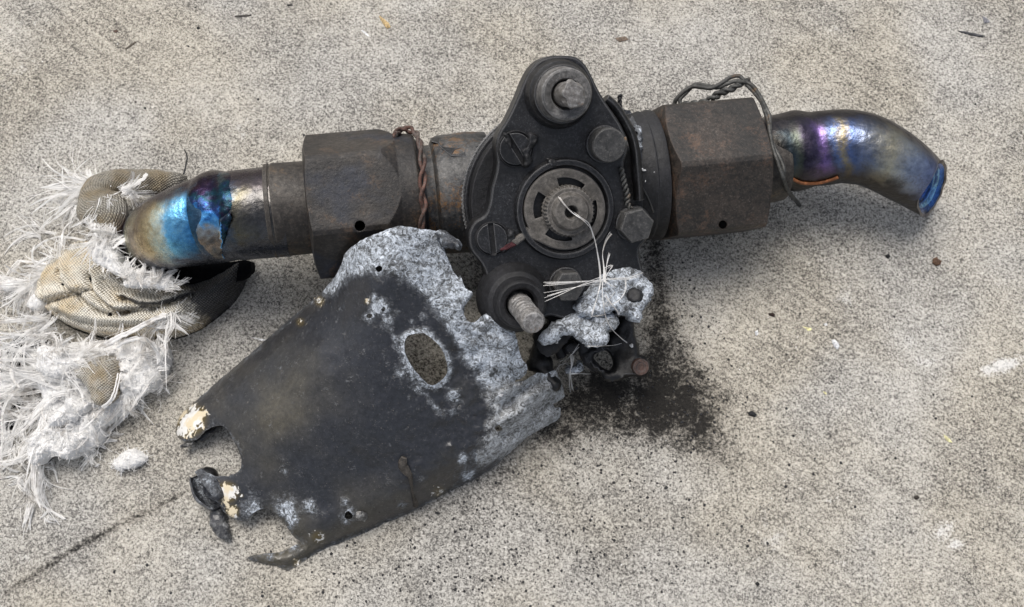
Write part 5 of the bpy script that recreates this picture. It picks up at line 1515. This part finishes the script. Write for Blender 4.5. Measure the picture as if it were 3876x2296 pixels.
# glass strands lying over the valve
bvV = bvh_of([o for o in valve.children if o.type == 'MESH'])
gs = empty('glass_fibre_wisp', P(*Z('6', 1240, 440), 0))
tag(gs, 'crossed wisp of white glass fibres lying over the valve face and melted lump', 'glass fibres')
def over(k, pts, R, n, lift=12, parent=gs, nm='fibre_strand', seg=6, spread=4, minh=None):
    f = Fib()
    q = catmull([Z(k, *p) for p in pts], seg)
    for _ in range(n):
        a, b = G(0, spread), G(0, spread)
        sm = [hit(bvV, u, v, lift).copy() for u, v in q]
        dep = [(p - CAM).length for p in sm]
        # a stiff strand bridges hollows: keep it near the highest ground it crosses
        for _i in range(30):
            dep = [dep[0]] + [min(dep[i], (dep[i - 1] + dep[i + 1]) / 2) for i in range(1, len(dep) - 1)] + [dep[-1]]
        w = []
        for i, ((u, v), d) in enumerate(zip(q, dep)):
            fr = (i / (len(q) - 1) - .5) * 2
            w.append(CAM + ray(u + a * fr, v + b * fr).normalized() * (d - random.random() * 2))
        f.add(w, R, R * .8)
    return f.build(nm, parent)
over('4', [(765, 985), (800, 1030), (850, 1080), (910, 1120), (960, 1170), (990, 1240), (1010, 1330), (1025, 1420), (1030, 1500)], 0.94, 4)
over('4', [(840, 1070), (900, 1110), (950, 1140), (975, 1190), (985, 1230)], 0.94, 2)
over('4', [(1090, 1200), (1060, 1250), (1040, 1330), (1050, 1430), (1055, 1520)], 0.86, 3)
over('6', [(765, 475), (900, 468), (1050, 458), (1200, 445), (1330, 432), (1430, 428), (1520, 400)], 0.7, 5, spread=7)
over('6', [(775, 580), (900, 540), (1020, 500), (1150, 460), (1240, 445)], 0.65, 6, spread=10)
over('6', [(1290, 230), (1270, 300), (1255, 380), (1245, 460)], 0.86, 5, spread=5)
over('6', [(1245, 320), (1240, 420), (1230, 520), (1240, 650), (1260, 750), (1310, 840), (1380, 910), (1425, 945)], 1.01, 2, spread=2)
over('6', [(1405, 430), (1410, 520), (1370, 600), (1310, 640), (1250, 650)], 0.94, 2)
over('6', [(1210, 440), (1200, 520), (1180, 620), (1150, 740)], 0.86, 3, spread=4)
over('6', [(1250, 560), (1290, 620), (1340, 680), (1370, 730)], 1.01, 3, spread=3)
over('6', [(1240, 640), (1290, 590), (1330, 545)], 0.86, 1)
over('6', [(1150, 735), (1200, 730), (1250, 718)], 1.01, 2)
over('6', [(1260, 350), (1310, 330), (1250, 440), (1330, 500)], 0.72, 3)
g2 = empty('glass_fibre_wisp', P(*Z('6', 980, 1080), 0))
tag(g2, 'small tangle of white glass fibres by the eye bolt of the bracket', 'glass fibres')
over('6', [(1030, 980), (985, 1040), (920, 1110)], 1.08, 3, parent=g2)
over('6', [(985, 1040), (985, 1120), (970, 1200), (980, 1320)], 0.79, 5, parent=g2, spread=5)
over('6', [(870, 1170), (885, 1130), (930, 1115), (970, 1125)], 0.94, 3, parent=g2)
over('6', [(960, 1195), (1050, 1195), (1140, 1200)], 1.01, 2, parent=g2)
over('6', [(1090, 970), (1200, 972), (1320, 968), (1380, 955)], 0.72, 1, parent=g2)
over('6', [(885, 1090), (920, 1085), (940, 1095)], 0.94, 2, parent=g2)

def chip(name, label, cat, k, pts, hgt, col, mat=None, jit=.8, rough=.7):
    ol = resample(ZL(k, pts), 5, jit)
    mb = MB()
    a, b = np.mean([p[0] for p in ol]), np.mean([p[1] for p in ol])
    def top(co):
        d = pdist(co[:, 0], co[:, 1], ol)
        return [P(p[0], p[1], hgt * (.45 + .55 * min(1, q / 6)) + 1.5 * nz((p[0], p[1]), .15)) for p, q in zip(co, d)]
    slab(mb, ol, top, lambda co, T: [Vector((p.x, p.y, .5)) for p in T], step=5)
    m = mat or simple(name + '_surface', col, rough, 0, .45, 8, 3)
    return tag(mb.build(name, m, None, 40), label, cat)
chip('wood_chip', 'pale tan wood splinter on the concrete above the left nut', 'wood chip', 'e', [(2248, 90), (2262, 100), (2285, 118), (2305, 135), (2316, 158), (2295, 168), (2272, 140), (2258, 118)], 9, (0.55, 0.40, 0.20))
chip('twig', 'short straight dark twig near the top edge of the slab', 'twig', 'e', [(1388, 92), (1430, 88), (1490, 84), (1488, 90), (1430, 97), (1392, 99)], 8, (0.05, 0.045, 0.04))
chip('twig', 'thin bent brown twig on the upper left of the slab', 'twig', 'e', [(740, 286), (770, 266), (802, 244), (806, 249), (775, 272), (748, 291)], 6, (0.10, 0.08, 0.06))
chip('bark_flake', 'brown bark flake near the upper left corner of the slab', 'bark flake', 'e', [(668, 180), (690, 174), (700, 180), (686, 190), (672, 188)], 7, (0.10, 0.06, 0.045))
chip('soot_crumb', 'black crumb below the short straight twig', 'crumb', 'e', [(1166, 160), (1178, 154), (1186, 162), (1176, 172), (1166, 170)], 8, (0.02, 0.02, 0.02))
chip('soot_crumb', 'black crumb at the top edge right of the short straight twig', 'crumb', 'e', [(1700, 25), (1730, 22), (1735, 30), (1706, 34)], 7, (0.04, 0.038, 0.036))
chip('paint_sliver', 'thin white sliver left of the wood splinter', 'sliver', 'e', [(2140, 178), (2150, 176), (2192, 212), (2184, 217)], 4, (0.8, 0.8, 0.8))
chip('leaf_fragment', 'brown curled leaf fragment on the right half of the slab', 'leaf', 'f', [(885, 82), (900, 75), (905, 85), (920, 92), (914, 106), (900, 112), (882, 100)], 12, (0.11, 0.06, 0.035))
chip('soot_crumb', 'round black crumb left of the brown leaf fragment', 'crumb', 'f', [(694, 68), (706, 64), (713, 73), (704, 82), (694, 78)], 9, (0.015, 0.015, 0.016))
chip('soot_crumb', 'dark oblong crumb above the yellow flake pair', 'crumb', 'f', [(222, 302), (240, 300), (250, 309), (244, 316), (226, 312)], 9, (0.03, 0.015, 0.012))
chip('paint_chip', 'largest white paint chip on the slab', 'paint chip', 'f', [(476, 410), (490, 408), (502, 420), (508, 436), (500, 448), (486, 438)], 9, (0.80, 0.81, 0.85))
chip('paint_chip', 'small white paint chip just above the largest one', 'paint chip', 'f', [(444, 345), (456, 342), (461, 350), (452, 354)], 6, (0.85, 0.86, 0.88))
chip('paint_chip', 'greyish white chip near the dark soot edge', 'paint chip', 'f', [(166, 378), (178, 370), (182, 386), (172, 394)], 6, (0.72, 0.73, 0.76))
chip('yellow_flake', 'pale yellow flake between the white chips', 'flake', 'f', [(358, 354), (376, 360), (394, 362), (396, 370), (382, 374), (374, 366)], 5, (0.72, 0.66, 0.36))
chip('yellow_flake', 'pale yellow leaf flake far right on the slab', 'flake', 'f', [(926, 790), (940, 798), (952, 808), (962, 824), (946, 820), (932, 806)], 6, (0.74, 0.67, 0.38))
chip('yellow_flake', 'tiny yellow flake below the largest white chip', 'flake', 'f', [(442, 617), (454, 620), (458, 630), (446, 626)], 5, (0.66, 0.62, 0.34))
chip('soot_crumb', 'large black crumb at the right tip of the soot smudge', 'crumb', 'f', [(138, 702), (155, 694), (174, 708), (168, 720), (146, 714)], 10, (0.015, 0.016, 0.018))
chip('soot_crumb', 'dark brown crumb in the lower right of the slab', 'crumb', 'f', [(806, 1040), (822, 1034), (830, 1046), (816, 1054)], 8, (0.035, 0.028, 0.022))
chip('soot_crumb', 'black crumb at the bottom edge right of the cover', 'crumb', 'f', [(168, 1390), (178, 1382), (188, 1392), (178, 1402)], 8, (0.015, 0.015, 0.016))
chip('twig', 'dark grey twig near the upper right corner', 'twig', 'h', [(1590, 430), (1700, 436), (1830, 466), (1965, 500), (1900, 512), (1780, 488), (1680, 462)], 10, (0.07, 0.07, 0.075))
chip('leaf_fragment', 'grey leaf scrap above the twig in the upper right corner', 'leaf', 'h', [(1925, 225), (1985, 250), (2030, 300), (1990, 318), (1945, 316)], 6, (0.20, 0.20, 0.22))
chip('bark_flake', 'brown stain-like bark flake right of the upper stud', 'bark flake', 'o', [(1505, 92), (1530, 88), (1538, 96), (1515, 102)], 6, (0.16, 0.12, 0.09))
chip('paint_sliver', 'white fibre sliver between the sleeve and the cover', 'sliver', 'o', [(612, 824), (640, 828), (655, 832), (640, 833)], 5, (0.82, 0.82, 0.82))
# fine curved hair by the left elbow
hw = [P(*Z('1', x, y), 4) for x, y in ((1340, 255), (1375, 205), (1390, 140), (1400, 80), (1380, 30))]
mb, q = wire('dark_hair', hw, 2.2, M['wire'])
tag(mb.build('dark_hair', M['sootdark'], None), 'single dark curved hair standing off the concrete above the blue elbow', 'hair')

# soot crumbs too many to count
rng = random.Random(3)
mb = MB()
def crumb(p, R):
    vs = []
    a0 = rng.random() * 6.28
    for j in range(5):
        a = a0 + j * 1.2566
        vs.append(p + Vector((math.cos(a) * R * rng.uniform(.6, 1.2), math.sin(a) * R * rng.uniform(.6, 1.2), .4)))
    for j in range(4):
        a = a0 + .5 + j * 1.57
        vs.append(p + Vector((math.cos(a) * R * .55, math.sin(a) * R * .55, R * rng.uniform(.5, 1.0))))
    fs = [(5, 6, 7, 8), (0, 1, 5), (1, 6, 5), (1, 2, 6), (2, 7, 6), (2, 3, 7), (3, 8, 7), (3, 4, 8), (4, 0, 8), (0, 5, 8)]
    mb.add(vs, fs)
for (u, v, su, sv, n) in [(1700, 2050, 380, 150, 260), (2150, 2150, 300, 120, 170), (2350, 1700, 260, 160, 170), (2580, 1300, 130, 260, 140), (2750, 1750, 250, 200, 80), (3000, 1900, 500, 300, 60), (1300, 2230, 300, 60, 50), (900, 1500, 300, 200, 20), (700, 2150, 400, 120, 40), (1900, 400, 1600, 300, 60), (3200, 1200, 500, 400, 40)]:
    for _ in range(n):
        a, b = rng.gauss(u, su), rng.gauss(v, sv)
        crumb(P(a, b, 0), rng.choice((2.5, 3, 3.5, 4.5, 6)))
ob = mb.build('soot_grit', M['sootdark'], None, 20, smooth=False)
tag(ob, 'fine black soot grit scattered over the concrete', 'grit', kind='stuff')
for o in scene.objects:
    if '_o' in o: del o['_o']
